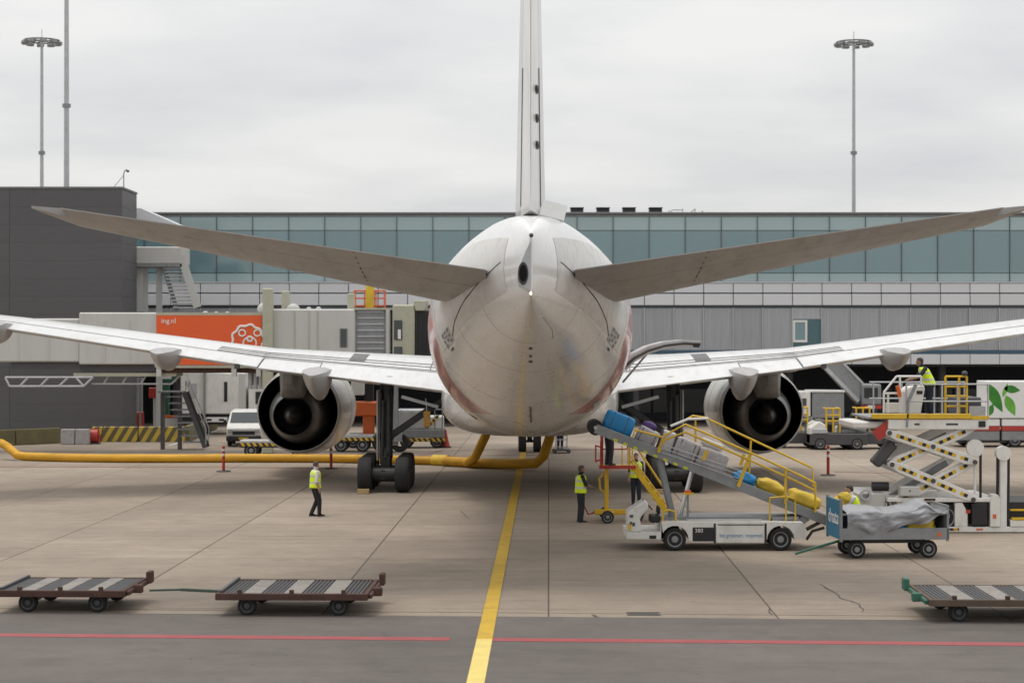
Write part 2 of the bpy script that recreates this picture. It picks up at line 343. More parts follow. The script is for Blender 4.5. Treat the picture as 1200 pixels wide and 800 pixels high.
mm = MB(); mm.box(-0.022, 0.022, -0.05, 0.12, 0, zr - 0.3 - zg); mme = mm.mesh('mullion', M['mullion'])
for i in range(40):
    x = X0 + 0.55 + 2.42 * i
    if x < X1: link_mesh('mullion', mme, term, (x, 0.03, zg))
MB().box(X0, X1, -0.14, 0.16, zg - 0.03, zg + 0.05).build('ledge', M['clad'], term)
pieces('upper_panel', M['clad'], 1.985, [(zwm + 0.01, zg - 0.04)], -0.10, 0.22, 0.05, 0.3, 0.0, 0.015)
pieces('cladding_panel', M['clad'], 1.985, [(zw, zwm - 0.03)], -0.16, 0.3, 0.05, 0.3, 0.0, 0.02)
# ribbed panels: each with its own vertical ribs
rb = MB(); rb.box(-0.965, 0.965, 0.09, 0.15, 0, zw - 0.16 - zb - 0.02)
for i in range(12):
    x = -0.88 + i * 0.16; rb.box(x - 0.035, x + 0.035, 0.05, 0.092, 0, zw - 0.16 - zb - 0.02)
rme = rb.mesh('ribbed_panel', M['ribbed']); fin = MB().box(-0.04, 0.04, -0.06, 0.14, 0, zw - 0.16 - zb).mesh('panel_fin', M['lightgrey'])
dw = W(944, 387, TD).x
for i in range(47):
    x = X0 + 0.3 + 1.985 * (i + 0.5)
    if x + 1 > X1: continue
    if abs(x - dw) > 1.0: link_mesh('ribbed_panel', rme, term, (x, 0, zb))
    else: door_x = x
    link_mesh('panel_fin', fin, term, (x - 0.9925, 0, zb))
MB().box(door_x - 0.965, door_x + 0.965, 0.09, 0.15, zb, tz(374)).build('teal_panel', mat('teal_panel', (0.07,0.14,0.16), 0.3), term)
MB().box(door_x - 0.965, door_x + 0.965, 0.09, 0.15, tz(374)+.02, zw-.16).build('ribbed_panel', M['ribbed'], term)
wf = MB(); a, b = tz(375), tz(401); xw0, xw1 = door_x - 0.94, door_x + 0.02
wf.box(xw0, xw0 + .14, 0.0, .14, b, a).box(xw1 - .14, xw1, 0.0, .14, b, a).box(xw0 + .141, xw1 - .141, 0, .14, a - .14, a).box(xw0 + .141, xw1 - .141, 0, .14, b, b + .16)
dwin = wf.build('window', M['white_clean'], term); MB().box(xw0 + .14, xw1 - .14, .04, .08, b + .16, a - .14).build('pane', M['pane'], dwin)
MB().box(X0, X1, 0.02, 0.16, zb - 0.02 - .22, zb - 0.01).build('window_strip', mat('blue_strip_glass', (0.02, 0.07, 0.12), 0.1, spec=.8), term)
pieces('lower_panel', M['clad'], 1.985, [(zl, zb - 0.26)], -0.12, 0.26, 0.04, 0.3, 0.0, 0.015)
# undercroft: soffit and back wall with shade put into their colour, windows, columns
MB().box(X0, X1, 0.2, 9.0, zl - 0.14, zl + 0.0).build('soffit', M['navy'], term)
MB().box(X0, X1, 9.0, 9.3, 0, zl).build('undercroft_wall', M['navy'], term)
MB().box(X0, X1, 0.6, 9.0, -0.02, 0.02).build('undercroft_floor', M['asphalt'], term)  # asphalt tone darkens the concrete floor too, to read as shaded
bw = MB().box(-1.0, 1.0, 0, 0.08, 0, 1.7).mesh('undercroft_window', mat('dim_window_glass', (0.016, 0.026, 0.034), 0.15, spec=.5))
for i in range(20):
    x = -4 + i * 2.16
    if x < X1 - 1: link_mesh('undercroft_window', bw, term, (x, 8.88, 0.55))
cl = MB().cyl((0,0,0), (0,0,zl-.1), 0.3, n=14).mesh('column', M['darkgrey'], smooth=40)
for i in range(9): link_mesh('column', cl, term, (X0 + 3 + i * 10.5, 3.0, 0.02))
# roof plant and rails
for i, px in enumerate((676, 706.5, 737, 768)):
    t = thing('rooftop_vent', '%s black boxy vent on the terminal roof, counting from the roof railing' % ('fourth','third','second','first')[i], 'vent', (W(px,400,134).x, 134, zr + 0.02), 0, 'black vents in a row on the terminal roof')
    MB().box(-.5,.5,-.5,.5,0,.12).build('base', M['darkgrey'], t); MB().box(-.44,.44,-.44,.44,.12,.5).build('housing', M['black'], t, bevel=.05); MB().box(-.48,.48,-.48,.48,.5,.58).build('cap', M['black'], t, bevel=.03)
t = thing('roof_railing', 'thin grey railing and hatch on the terminal roof beside the vents', 'railing', (W(784,400,134).x, 134, zr + 0.02))
k = MB(); 
for a_, b_ in (((0,0,0),(0,0,.4)), ((.25,0,.42),(.95,0,.42)), ((0,0,.2),(.25,0,.42)), ((.95,0,0),(.95,0,.5)), ((1.2,0,0),(1.8,0,.5)), ((1.8,0,.5),(1.8,0,0)), ((0,0,.08),(1.8,0,.08))): k.cyl(a_, b_, .03, n=6)
k.build('rail', M['grey'], t); MB().box(2.3,2.9,-.3,.3,0,.12).build('hatch', M['grey'], t); MB().cyl((2.3,0,.1),(2.3,0,.36),.04,n=6).build('post', M['darkgrey'], t)

# dark grey block on the left
M['block'] = mat('dark_grey_cladding', (0.092, 0.090, 0.094), 0.55, 0.1, var=0.07, scale=0.7, rand=0.05, stretch=(0.4,0.4,1.5), dirt=.35, dcol=(.06,.06,.065))
D1 = 112.0; bx = W(143, 220, D1).x; bz = W(143, 220, D1).z
blk = thing('dark_building', 'windowless dark grey pier building with flat roof beside the terminal', 'building', (bx, D1, 0))
MB().box(-26, -0.06, 0.06, 4.38, 0, bz - 0.06).build('wall', M['block'], blk)
MB().box(-26.1, 0.04, -0.04, 4.45, bz - 0.06, bz + 0.06).build('roof', M['roof'], blk)
nz_ = 14; ph = (bz - 0.08) / nz_
pm = MB().box(-3.242, 3.242, 0, 0.06, 0.003, ph - 0.003).mesh('facade_panel', M['block']); pm2 = MB().box(0, 0.06, -2.18, 2.18, 0.003, ph - 0.003).mesh('facade_panel', M['block'], bevel=.008)
for i in range(4):
    for j in range(nz_): link_mesh('facade_panel', pm, blk, (-3.25 - 6.5*i, 0.0, j * ph))
for j in range(nz_): 
    link_mesh('facade_panel', pm2, blk, (-0.06, 2.2, j * ph))
MB().prism([(W(161,400,122).x - bx, W(0,247,122).z), (W(176,400,122).x - bx, W(0,248,122).z), (W(224,400,122).x - bx, W(0,269,122).z), (W(161,400,122).x - bx, W(0,269,122).z)], 7.0, 12.0, 'xz').build('link_canopy', M['clad'], blk)
# white balcony and stair in the corner
bs = thing('outside_staircase', 'white boxed landing with open metal stair between dark block and glass terminal', 'staircase', (bx, D1 + 4.6, 0))
sb = S(D1 + 4.6); oz = lambda py: CH - (py-400)/sb; ox = lambda px: (px-600)/sb - bx
MB().box(ox(149), ox(213), 0, .12, oz(309), oz(289)).box(ox(213)-.12, ox(213), .12, 3.0, oz(309), oz(289)).build('parapet', M['offwhite'], bs, bevel=.05)
MB().box(ox(149), ox(213), 0.02, 3.0, oz(312.5), oz(309.2)).build('landing', M['grey'], bs)
MB().box(ox(180), ox(186), .8, 1.2, 0, oz(313)).build('column', M['offwhite'], bs)
MB().beam((ox(212),.1,oz(300)), (ox(231),.1,oz(360)), .16, .45).build('stringer', M['offwhite'], bs); MB().beam((ox(190),.5,oz(312)), (ox(206),.5,oz(364)), .1, .25).build('stringer', M['grey'], bs)
for i in range(12):
    f = (i + .5)/12; x0 = ox(190 + 12*f); x1 = ox(213 + 15*f); z = oz(313 + 50*f); MB().box(x0, x1, .3, .75, z, z + .09).build('tread', M['lightgrey'], bs)
MB().box(ox(150), ox(165), .6, 2.4, oz(365), oz(313)).build('side_wall', M['offwhite'], bs)
MB().box(ox(150), ox(240), -.3, 3.0, oz(372), oz(366)).build('deck', M['grey'], bs)
MB().box(ox(160), ox(162), .8, 1.0, 0, oz(372)).box(ox(236), ox(238), .8, 1.0, 0, oz(372)).build('deck_post', M['grey'], bs)
# lamp on the block's roof
t = thing('roof_lamp', 'small hooked lamp post on the dark building roof', 'lamp', (W(145,220,113).x, 113, bz+.06))
MB().tube([(0,0,0),(0,0,.85),(.06,0,1.0),(.2,0,1.08)], .035, 6).build('post', M['grey'], t); MB().sphere((.24,0,.98), (.1,.1,.07)).build('lamp_head', M['darkgrey'], t); MB().cyl((0,0,.75),(-.6,0,0.02),.02,n=6).build('stay', M['grey'], t)
# high masts
def mast(px, top, d, label, head=True, r=.14, zcol=None):
    p = W(px, top, d); t = thing('lamp_mast', label, 'lamp mast', (p.x, d, 0), 0)
    h = p.z; MB().cyl((0,0,0),(0,0,h), r*1.5, r*.8, n=14).build('pole', M['lightgrey'], t, smooth=40)
    zc = zcol if zcol else h*.45
    MB().cyl((0,0,zc),(0,0,zc+.25), r*1.9, n=14).build('collar', M['grey'], t, smooth=40)
    if head:
        k = MB(); k.lathe([(1.36,-.05),(1.44,-.05),(1.44,.05),(1.36,.05),(1.36,-.05)], (0,0,h), (0,0,1), 24)
        for i in range(6):
            a = math.pi*i/3; k.beam((0,0,h),(1.4*math.cos(a),1.4*math.sin(a),h),.07,.07)
        k.build('ring', M['darkgrey'], t)
        lm = MB().box(-.2,.2,-.28,.28,-.3,-.06).mesh('floodlight', M['grey'], bevel=.04)
        for i in range(10):
            a = 2*math.pi*i/10; link_mesh('floodlight', lm, t, (1.4*math.cos(a), 1.4*math.sin(a), h), (0, 0, a))
        MB().cyl((0,0,h),(0,0,h+.9),.025,n=6).build('lightning_rod', M['grey'], t)
    return t
mast(49, 48, 155, 'grey mast with floodlight ring behind the dark building', zcol=W(49,181,155).z); mast(1000.5, 50, 158, 'grey mast with floodlight ring behind the glass terminal', zcol=W(1000,181,158).z)
mast(78, -190, 140, 'bare tall grey pole behind the dark building', head=False, r=.16, zcol=W(78,126,140).z)

# ================================================================== the airliner (local +Y towards the nose, origin on the ground under the main gear)
PD = 74.2
def fuse_mat():
    m = bpy.data.materials.new('airliner_paint'); m.use_nodes = True; t = m.node_tree; N, L = t.nodes, t.links; b = N['Principled BSDF']
    c = N.new('ShaderNodeTexCoord'); sp = N.new('ShaderNodeSeparateXYZ'); L.new(c.outputs['Object'], sp.inputs[0])
    def mth(op, a, bb=None, v=None):
        k = N.new('ShaderNodeMath'); k.operation = op
        L.new(a, k.inputs[0])
        if bb is not None: L.new(bb, k.inputs[1])
        if v is not None: k.inputs[1].default_value = v
        return k.outputs[0]
    def nz(scale, st, detail=6, ro=.6):
        mp = N.new('ShaderNodeMapping'); mp.inputs['Scale'].default_value = st; L.new(c.outputs['Object'], mp.inputs['Vector'])
        n = N.new('ShaderNodeTexNoise'); n.inputs['Scale'].default_value = scale; n.inputs['Detail'].default_value = detail; n.inputs['Roughness'].default_value = ro; L.new(mp.outputs[0], n.inputs['Vector']); return n.outputs['Fac']
    def rng(s, a, bb, cc, d):
        r = N.new('ShaderNodeMapRange'); r.inputs[1].default_value = a; r.inputs[2].default_value = bb; r.inputs[3].default_value = cc; r.inputs[4].default_value = d; L.new(s, r.inputs[0]); return r.outputs[0]
    def mixc(f, a, col):
        x = N.new('ShaderNodeMix'); x.data_type = 'RGBA'; L.new(f, x.inputs[0])
        if isinstance(a, tuple): x.inputs[6].default_value = (*a, 1)
        else: L.new(a, x.inputs[6])
        x.inputs[7].default_value = (*col, 1); return x.outputs[2]
    y, z = sp.outputs[1], sp.outputs[2]
    wob = mth('MULTIPLY', mth('ABSOLUTE', mth('SUBTRACT', z, v=5.8)), v=-1.5)            # the band's edge leans
    red = mth('MULTIPLY', mth('GREATER_THAN', mth('ADD', y, wob), v=-20.9), mth('LESS_THAN', y, v=-7.0))
    red = mth('MULTIPLY', red, mth('MULTIPLY', mth('GREATER_THAN', z, v=3.5), mth('LESS_THAN', z, v=7.9)))
    col = mixc(mth('MULTIPLY', red, v=0.82), (0.76, 0.76, 0.75), (0.50, 0.05, 0.045))
    low = rng(z, 6.9, 3.0, 0.15, 1.0)                                     # oil and road film streaks the underside
    st = mth('MULTIPLY', rng(nz(1.6, (2.2, .12, 2.2), 8, .65), .46, .70, 0, .38), low)
    col = mixc(st, col, (0.30, 0.235, 0.17))
    col = mixc(mth('MULTIPLY', low, v=0.18), col, (0.42, 0.36, 0.29))
    col = mixc(rng(nz(.7, (1,1,1), 8, .7), .55, .75, 0, .22), col, (0.33, 0.29, 0.24))
    fr = mth('FRACT', mth('MULTIPLY', y, v=0.79)); sl_ = mth('LESS_THAN', fr, v=0.011)
    an = N.new('ShaderNodeMath'); an.operation = 'ARCTAN2'; L.new(mth('SUBTRACT', z, v=6.3), an.inputs[0]); L.new(sp.outputs[0], an.inputs[1])
    fa = mth('LESS_THAN', mth('FRACT', mth('MULTIPLY', an.outputs[0], v=2.23)), v=0.011)
    col = mixc(mth('MULTIPLY', mth('MAXIMUM', sl_, fa), v=0.34), col, (0.22, 0.19, 0.16))
    rv = mth('MULTIPLY', mth('LESS_THAN', mth('ABSOLUTE', mth('SUBTRACT', fr, v=0.05)), v=0.008), mth('LESS_THAN', mth('FRACT', mth('MULTIPLY', an.outputs[0], v=40.0)), v=0.35))
    col = mixc(mth('MULTIPLY', rv, v=0.22), col, (0.25, 0.22, 0.19))
    L.new(col, b.inputs['Base Color']); b.inputs['Roughness'].default_value = 0.3; b.inputs['Coat Weight'].default_value = 0.8; b.inputs['Coat Roughness'].default_value = 0.13
    L.new(rng(nz(2.0, (1,.4,1), 6), .3, .7, .22, .42), b.inputs['Roughness'])
    return m
M['plane'] = fuse_mat()
M['wing_white'] = mat('wing_white_paint', (0.61, 0.615, 0.62), 0.32, var=0.07, scale=.8, coat=.3, dirt=.42, dcol=(0.36,0.31,0.25), stretch=(2,.3,2))
M['wing_grey'] = mat('wing_grey_paint', (0.345, 0.34, 0.335), 0.36, var=0.10, scale=.9, dirt=.4, dcol=(0.22,0.185,0.14), stretch=(1.6,.4,1.6))
M['nacelle'] = mat('nacelle_white_paint', (0.70, 0.69, 0.66), 0.3, var=0.05, scale=1.2, coat=.3, dirt=.4, dcol=(0.34,0.28,0.2), stretch=(1,.5,1))
M['duct'] = mat('black_duct_lining', (0.004, 0.004, 0.005), 0.6, var=.2, spec=.2)
M['core'] = mat('heat_stained_titanium', (0.17, 0.165, 0.16), 0.32, 0.6, var=0.2, scale=2, dirt=.4, dcol=(0.12,0.11,0.10))
M['plug'] = mat('burnt_metal', (0.075, 0.07, 0.066), 0.45, 0.7, var=.25, scale=3)
M['gear'] = mat('greasy_gear_metal', (0.03, 0.03, 0.031), 0.45, 0.4, var=.3, scale=4, dirt=.6, dcol=(0.03,0.028,0.025))
M['line'] = mat('panel_gap', (0.10, 0.09, 0.08), 0.8); M['mark'] = mat('dark_grey_mark', (0.19,0.19,0.19), .6); M['seam'] = mat('soft_seam', (0.36, 0.32, 0.27), 0.7)
M['finmat'] = mat('fin_paint', (0.47, 0.46, 0.45), 0.3, var=.06, scale=.6, coat=.4, dirt=.25, dcol=(0.35,0.31,0.27), stretch=(1,1,.3))
plane = thing('airliner', 'large white twin-engine airliner seen from behind, parked nose-in at the gate', 'airplane', (0.69, PD, 0), R(-0.5))
#        y      hw    ztop  zbot
ST = [(-31.7, .045, 8.02, 6.68), (-31.2, .22, 8.16, 6.55), (-30.3, .50, 8.36, 6.30), (-29, .86, 8.56, 5.96), (-26, 1.72, 8.74, 5.22), (-22, 2.48, 8.74, 4.30), (-18, 2.98, 8.70, 3.42),
      (-14, 3.10, 8.68, 2.82), (-10, 3.1, 8.65, 2.50), (-6, 3.1, 8.65, 2.45), (20, 3.1, 8.65, 2.45), (24, 2.98, 8.45, 2.5), (27.5, 2.45, 7.6, 2.7), (30, 1.5, 6.3, 3.2), (31.5, .3, 4.9, 4.2)]
SA = np.array(ST)
def hermite(xs, ys, x):
    d = np.diff(ys)/np.diff(xs); m = np.zeros(len(xs)); m[1:-1] = [0 if a*b <= 0 else 2*a*b/(a+b) for a, b in zip(d[:-1], d[1:])]; m[0] = d[0]; m[-1] = d[-1]
    i = min(max(np.searchsorted(xs, x) - 1, 0), len(xs) - 2); h = xs[i+1]-xs[i]; t = (x-xs[i])/h
    return (2*t**3-3*t**2+1)*ys[i] + (t**3-2*t**2+t)*h*m[i] + (-2*t**3+3*t**2)*ys[i+1] + (t**3-t**2)*h*m[i+1]
def fus(y, phi, off=0.0):
    hw, zt, zb_ = (hermite(SA[:,0], SA[:,k], y) for k in (1,2,3)); zc = (zt+zb_)/2; b_ = (zt-zb_)/2
    c, s = math.cos(phi), math.sin(phi); e = 2/(2 + .42*max(0, s)*min(1, max(0, (-12 - y)/8)))
    return Vector(((hw+off)*math.copysign(abs(c)**e, c), y, zc + (b_+off)*math.copysign(abs(s)**e, s)))
ys = list(np.linspace(-31.7, -29, 10)) + list(np.linspace(-28.5, -6, 40)) + list(np.linspace(-4, 20, 9)) + list(np.linspace(21, 31.5, 14))
n = 72
fm = MB(); fm.loft([[fus(y, 2*math.pi*j/n) for j in range(n)] for y in ys])
fuse = fm.build('fuselage', M['plane'], plane, smooth=50)
def patch(y0, y1, p0, p1, m, name, parent=fuse, off=0.012, k=6, poly=None):
    mb = MB(); vs = [fus(y0 + (y1-y0)*i/k, R(p0 + (p1-p0)*j/k), off) for i in range(k+1) for j in range(k+1)]
    mb.add(vs, [(i*(k+1)+j, i*(k+1)+j+1, (i+1)*(k+1)+j+1, (i+1)*(k+1)+j) for i in range(k) for j in range(k)]); return mb.build(name, m, parent, smooth=60)
def line(pts, r, m, name, parent=fuse, n_=8, off=0.0):
    P = []
    for (a, b) in zip(pts, pts[1:]):
        for i in range(n_): t = i/n_; P.append(fus(a[0]+(b[0]-a[0])*t, R(a[1]+(b[1]-a[1])*t), off))
    P.append(fus(pts[-1][0], R(pts[-1][1]), off)); return MB().tube(P, r, 6).build(name, m, parent, smooth=60)
# panel seams, stabilizer cut-outs
for y in (-27.6, -24.5, -20.4, -16.0): line([(y, -170), (y, -10)], .005, M['seam'], 'panel_seam', n_=30)
for s in (0, 1):
    f = (lambda a: a) if s == 0 else (lambda a: 180 - a)
    line([(-29.6, f(8)), (-27, f(-8)), (-24.4, f(-19)), (-23.4, f(-25))], .018, M['line'], 'stabilizer_gap')
    patch(-29.9, -20.6, f(36), f(-26), mat('stabilizer_fairing_paint', (0.64,0.63,0.61), .35, var=.06, dirt=.35, dcol=(.32,.27,.21)), 'stabilizer_fairing', k=10, off=.006)
    line([(-21.2, f(20)), (-21.0, f(-6)), (-21.2, f(-26))], .010, M['seam'], 'panel_seam')
    # grey emblem block ahead of the tail, with dark marks
    pb = patch(-23.3, -21.7, f(-17), f(-28), mat('pale_grey_block', (0.50,0.50,0.49), .4), 'emblem', off=.01)
    for i, (a, b, cdeg, dd) in enumerate(((.06,.3,-10.5,-13),(.4,.62,-11,-12.5),(.72,.95,-10.6,-13.5),(.1,.26,-14.5,-17),(.36,.7,-14,-15.2),(.36,.55,-16.2,-18.6),(.75,.95,-15.4,-17.4),(.1,.3,-18.4,-20.3),(.66,.9,-18.6,-20.4))):
        patch(-23.3 + 1.6*a, -23.3 + 1.6*b, f(cdeg - 7), f(dd - 7), M['mark'], 'emblem_mark', pb, off=.016, k=2)
    patch(-22.6, -22.1, f(-30), f(-31.5), M['line'], 'vent', off=.012, k=2)
patch(-13.6, -13.0, -128, -122.5, M['line'], 'drain_mask', off=.012, k=3); patch(-11.0, -10.5, -134, -131, M['line'], 'drain_mask', off=.012, k=3)
for y, w in ((-27.2, 1.6), (-26.4, 1.1), (-25.8, 1.5), (-18.6, .7), (-14.6, .5)): patch(y, y + .22, -90 - w, -90 + w, M['line'], 'drain_mast_mark', off=.010, k=2)
line([(-19.9, -90), (-17.2, -89.6)], .028, M['line'], 'oil_streak')
line([(-29.6, -66), (-28.2, -62), (-27.5, -66)], .009, M['seam'], 'panel_seam')
patch(-16.8, -15.4, -52, -47, mat('bluish_plate', (0.42,0.46,0.52), .3), 'repair_plate', off=.008)
# auxiliary exhaust cut into the left of the tail blade, tail light
tp = [(0.0, 7.86), (-.10, 7.66), (-.20, 7.42), (-.28, 7.18), (-.30, 7.0), (-.26, 6.88), (-.14, 6.82), (0.0, 6.76)]
ap = MB(); ap.prism(tp, -31.72, -30.6, 'xz'); apu = ap.build('exhaust_fairing', M['lightgrey'], fuse)
tb = MB(); tb.lathe([(.085,-31.74),(.115,-31.74),(.115,-31.0),(.085,-31.0)], (0,0,0), n=20)
for i, v in enumerate(tb.v): tb.v[i] = (v[0] - .17, v[1], (v[2])*2.2 + 7.14)
tb.build('exhaust_pipe', M['plug'], apu, smooth=50)
hb = MB(); hb.lathe([(.09,-31.735),(.0005,-31.735)], (0,0,0), n=20)
for i, v in enumerate(hb.v): hb.v[i] = (v[0] - .17, v[1], v[2]*2.2 + 7.14)
hb.build('exhaust_opening', M['duct'], apu)
MB().sphere((0,-31.74,6.70), (.026,.03,.034)).build('tail_light', mat('lit_tail_light', (1,.85,.55), .3, emit=3), fuse, smooth=60)
MB().sphere((.01,-31.7,7.98), .05).build('static_port', M['darkgrey'], fuse, smooth=60)
MB().cbox((.56,-26.6,8.86), (.62,.06,.52), Matrix.Rotation(R(14),3,'Y') @ Matrix.Rotation(R(-38),3,'X')).build('open_hatch', M['white_clean'], fuse, bevel=.01)
# wing-body fairing
def sup(y, hw, zt, zb_, e=3.0, n=48):
    r = []; zc = (zt+zb_)/2; h = (zt-zb_)/2
    for j in range(n):
        a = 2*math.pi*j/n; c, s = math.cos(a), math.sin(a); r.append((hw*math.copysign(abs(c)**(2/e), c), y, zc + h*math.copysign(abs(s)**(2/e), s)))
    return r
MB().loft([sup(-8.5, 1.2, 4.0, 2.9), sup(-7.0, 2.5, 4.4, 2.55), sup(-4.5, 3.1, 4.7, 2.24), sup(-1, 3.35, 4.9, 2.12), sup(8, 3.4, 4.9, 2.12), sup(13, 3.0, 4.5, 2.3), sup(16, 1.2, 4, 2.8)]).build('belly_fairing', M['plane'], plane, smooth=50)

# ---- surfaces
def naca(c): return 10*(0.2969*math.sqrt(max(c,0)) - 0.126*c - 0.3516*c*c + 0.2843*c**3 - 0.1036*c**4)
WS = np.array([(2.4, 12.2, -1.1, 4.05, 3.70, 1.42), (10.3, 6.4, -1.3, 4.80, 4.70, .86), (19.05, 1.2, -4.7, 6.12, 6.16, .58), (28.5, -4.4, -8.0, 7.35, 7.4, .34), (32.2, -8.0, -9.4, 7.75, 7.75, .10)])  # offset, LE y, TE y, LE z, TE z, thickness
def wsec(o, c0, c1, k=14):
    le, te, zl_, zt_, th = (np.interp(o, WS[:,0], WS[:,i]) for i in range(1,6)); up, lo = [], []
    for i in range(k+1):
        c = c0 + (c1-c0)*(i/k)**(1.6 if c0 == 0 else 1); y = le + (te-le)*c; zc = zl_ + (zt_-zl_)*c; t = naca(c)*th + .03
        up.append((y, zc + .68*t)); lo.append((y, zc - .36*t))
    return up + lo[::-1]
def wpiece(side, o0, o1, c0, c1, name, m, parent, drop=0.0, k=14, steps=8):
    rings = []
    os_ = sorted(set([o0, o1] + [float(o) for o in WS[:,0] if o0 < o < o1] + list(np.linspace(o0, o1, steps))))
    for o in os_: rings.append([(side*o, y, z - drop) for y, z in wsec(o, c0, c1, k)])
    mb = MB(); mb.loft(rings); return mb.build(name, m, parent, smooth=35)
def canoe(side, o, zoff, L, aft, wd_, dp, parent, m):
    te, ztz = np.interp(o, WS[:,0], WS[:,2]), np.interp(o, WS[:,0], WS[:,4]); mb = MB(); rings = []
    sec = [(-1,.12),(-.5,.2),(0,.22),(.5,.2),(1,.12),(.97,-.15),(.80,-.46),(.52,-.76),(.22,-.95),(0,-1),(-.22,-.95),(-.52,-.76),(-.80,-.46),(-.97,-.15)]
    for t, w, d in ((0,.04,.06),(.12,.45,.45),(.3,.85,.85),(.5,1,1),(.66,.98,.98),(.78,.86,.84),(.88,.62,.58),(.95,.36,.30),(1,.10,.08)):
        y = te - aft + L*(1-t); zc = ztz + zoff + (.05 if t < .7 else -.10*(t-.7)); sh_ = -side*.18*wd_*d
        rings.append([(side*o + wd_/2*w*x - sh_*z*.5, y, zc + dp*d*z) for x, z in sec])
    mb.loft(rings); return mb.build('flap_fairing', m, parent, smooth=48)
for side in (-1, 1):
    w = wpiece(side, 2.4, 32.2, 0, .74, 'wing', M['wing_white'], plane, steps=10)
    for o0, o1, c0 in ((3.15, 8.05, .745), (8.11, 10.24, .745), (10.30, 19.6, .75), (19.66, 24.5, .75), (24.56, 30.5, .76)):
        nm = 'flap' if o0 in (3.15, 10.30, 19.66) else ('flaperon' if o0 < 9 else 'aileron')
        wpiece(side, o0, o1, c0, 1.0, nm, M['wing_white'], w, drop=.02 + (.03 if nm == 'flaperon' else 0), k=7, steps=4)
    # spoiler seams and dark walkway patch on top
    def top(o, c, off=.012):
        up = wsec(o, c, c + 1e-4, 1)[0]; return Vector((side*o, up[0], up[1] + off))
    for c in (.60, .66, .725): MB().tube([top(o, c, .004) for o in np.linspace(3.3, 12, 12)], .02, 6).build('spoiler_seam', M['line'], w)
    MB().tube([top(3.95, c, .004) for c in np.linspace(.3, .72, 6)], .016, 6).build('panel_seam', M['line'], w)
    def wp(o0, o1, c0, c1, m, nm):
        mb = MB(); vs = [top(o0 + (o1-o0)*i/3, c0 + (c1-c0)*j/6 + .0*(i)) for i in range(4) for j in range(7)]; mb.add(vs, [(i*7+j, i*7+j+1, (i+1)*7+j+1, (i+1)*7+j) for i in range(3) for j in range(6)]); return mb.build(nm, m, w)
    wp(6.55, 7.15, .40, .64, mat('dark_walkway', (0.13,0.13,0.135), .7), 'walkway_patch')
    for i in range(6): 
        for o in (3.55, 3.3): MB().sphere(top(o + (0 if o > 3.4 else .0), .40 + .05*i, .0), (.05,.09,.02), 8, 4).build('rivet_cover', M['line'], w)
    canoe(side, 8.1, -.02, 5.0, 1.3, 1.05, 1.05, w, M['wing_grey']); canoe(side, 13.55, -.02, 4.0, 1.3, 1.0, .72, w, M['wing_grey']); canoe(side, 19.3, -.02, 3.6, 1.2, .95, .66, w, M['wing_grey'])
    MB().cbox((side*11.0, -1.55, 4.72), (.16,.35,.18)).build('flap_hinge', M['darkgrey'], w)
    # pylon over the engine
    py = MB(); py.loft([[(side*9.7 + x, y, z) for x, z in ((-hw_,zt_),(hw_,zt_),(hw_*.9,zb_),(-hw_*.9,zb_))] for y, hw_, zt_, zb_ in ((3.2,.22,4.45,3.95),(4.4,.48,4.55,3.40),(6.6,.50,4.7,3.2),(10,.36,4.75,3.4),(12.5,.05,4.5,4.2))]); py.build('pylon', M['wing_grey'], w, smooth=45, bevel=.06)

# ---- engines
for side in (-1, 1):
    o = (side*9.7, 0, 2.74)
    e = MB().lathe([(1.66,6.75),(1.69,6.72),(1.72,6.8),(1.84,8.0),(1.96,9.6),(1.99,11),(1.94,12.3),(1.84,13.0),(1.72,13.28),(1.6,13.1),(1.56,12.4),(1.56,11.4)], o, n=64).build('engine', M['nacelle'], plane, smooth=50)
    MB().lathe([(1.66,6.75),(1.64,7.4),(1.60,8.6),(1.56,11.3),(.5,11.3)], o, n=64).build('fan_duct', M['duct'], e, smooth=50)
    oc = (side*9.7, 0, 2.62)
    MB().lathe([(1.36,9.4),(1.38,8.2),(1.24,7.0),(1.02,5.7),(.84,4.95),(.80,4.90),(.78,4.98),(.78,6.2)], oc, n=48).build('core_cowl', M['core'], e, smooth=50)
    MB().lathe([(.775,6.2),(.777,5.1)], oc, n=48).build('core_nozzle', M['duct'], e, smooth=50)
    MB().lathe([(.78,6.21),(.3,6.21)], oc, n=48).build('turbine_face', M['duct'], e)
    MB().lathe([(.50,6.2),(.48,5.6),(.38,5.0),(.25,4.55),(.10,4.22),(.05,4.19),(.045,4.3),(.0005,4.3)], oc, n=32).build('exhaust_plug', M['plug'], e, smooth=60)
    st_ = MB()
    for i in range(8):
        a = 2*math.pi*i/8; st_.beam((oc[0]+.46*math.cos(a),5.9,oc[2]+.46*math.sin(a)),(oc[0]+.77*math.cos(a),5.9,oc[2]+.77*math.sin(a)),.06,.3)
    MB().lathe([(1.735,6.9),(1.745,6.9),(1.765,7.1),(1.755,7.1)], o, n=64).build('nozzle_band', M['core'], e, smooth=50)
    MB().lathe([(1.975,9.8),(1.985,9.8)], o, n=64).build('cowl_seam', M['line'], e)
    fb = MB()
    for i in range(22):
        a = 2*math.pi*i/22; c, s = math.cos(a), math.sin(a); fb.add([(o[0]+.55*c-.1*s,12.2,o[2]+.55*s+.1*c),(o[0]+.55*c+.1*s,11.9,o[2]+.55*s-.1*c),(o[0]+1.55*c+.2*s,11.7,o[2]+1.55*s-.2*c),(o[0]+1.55*c-.2*s,12.3,o[2]+1.55*s+.2*c)],[(0,1,2,3)])
    fb.lathe([(.55,11.8),(.5,12.4),(.3,12.9),(.01,13.1)], o, n=24); fb.build('fan', M['plug'], e)

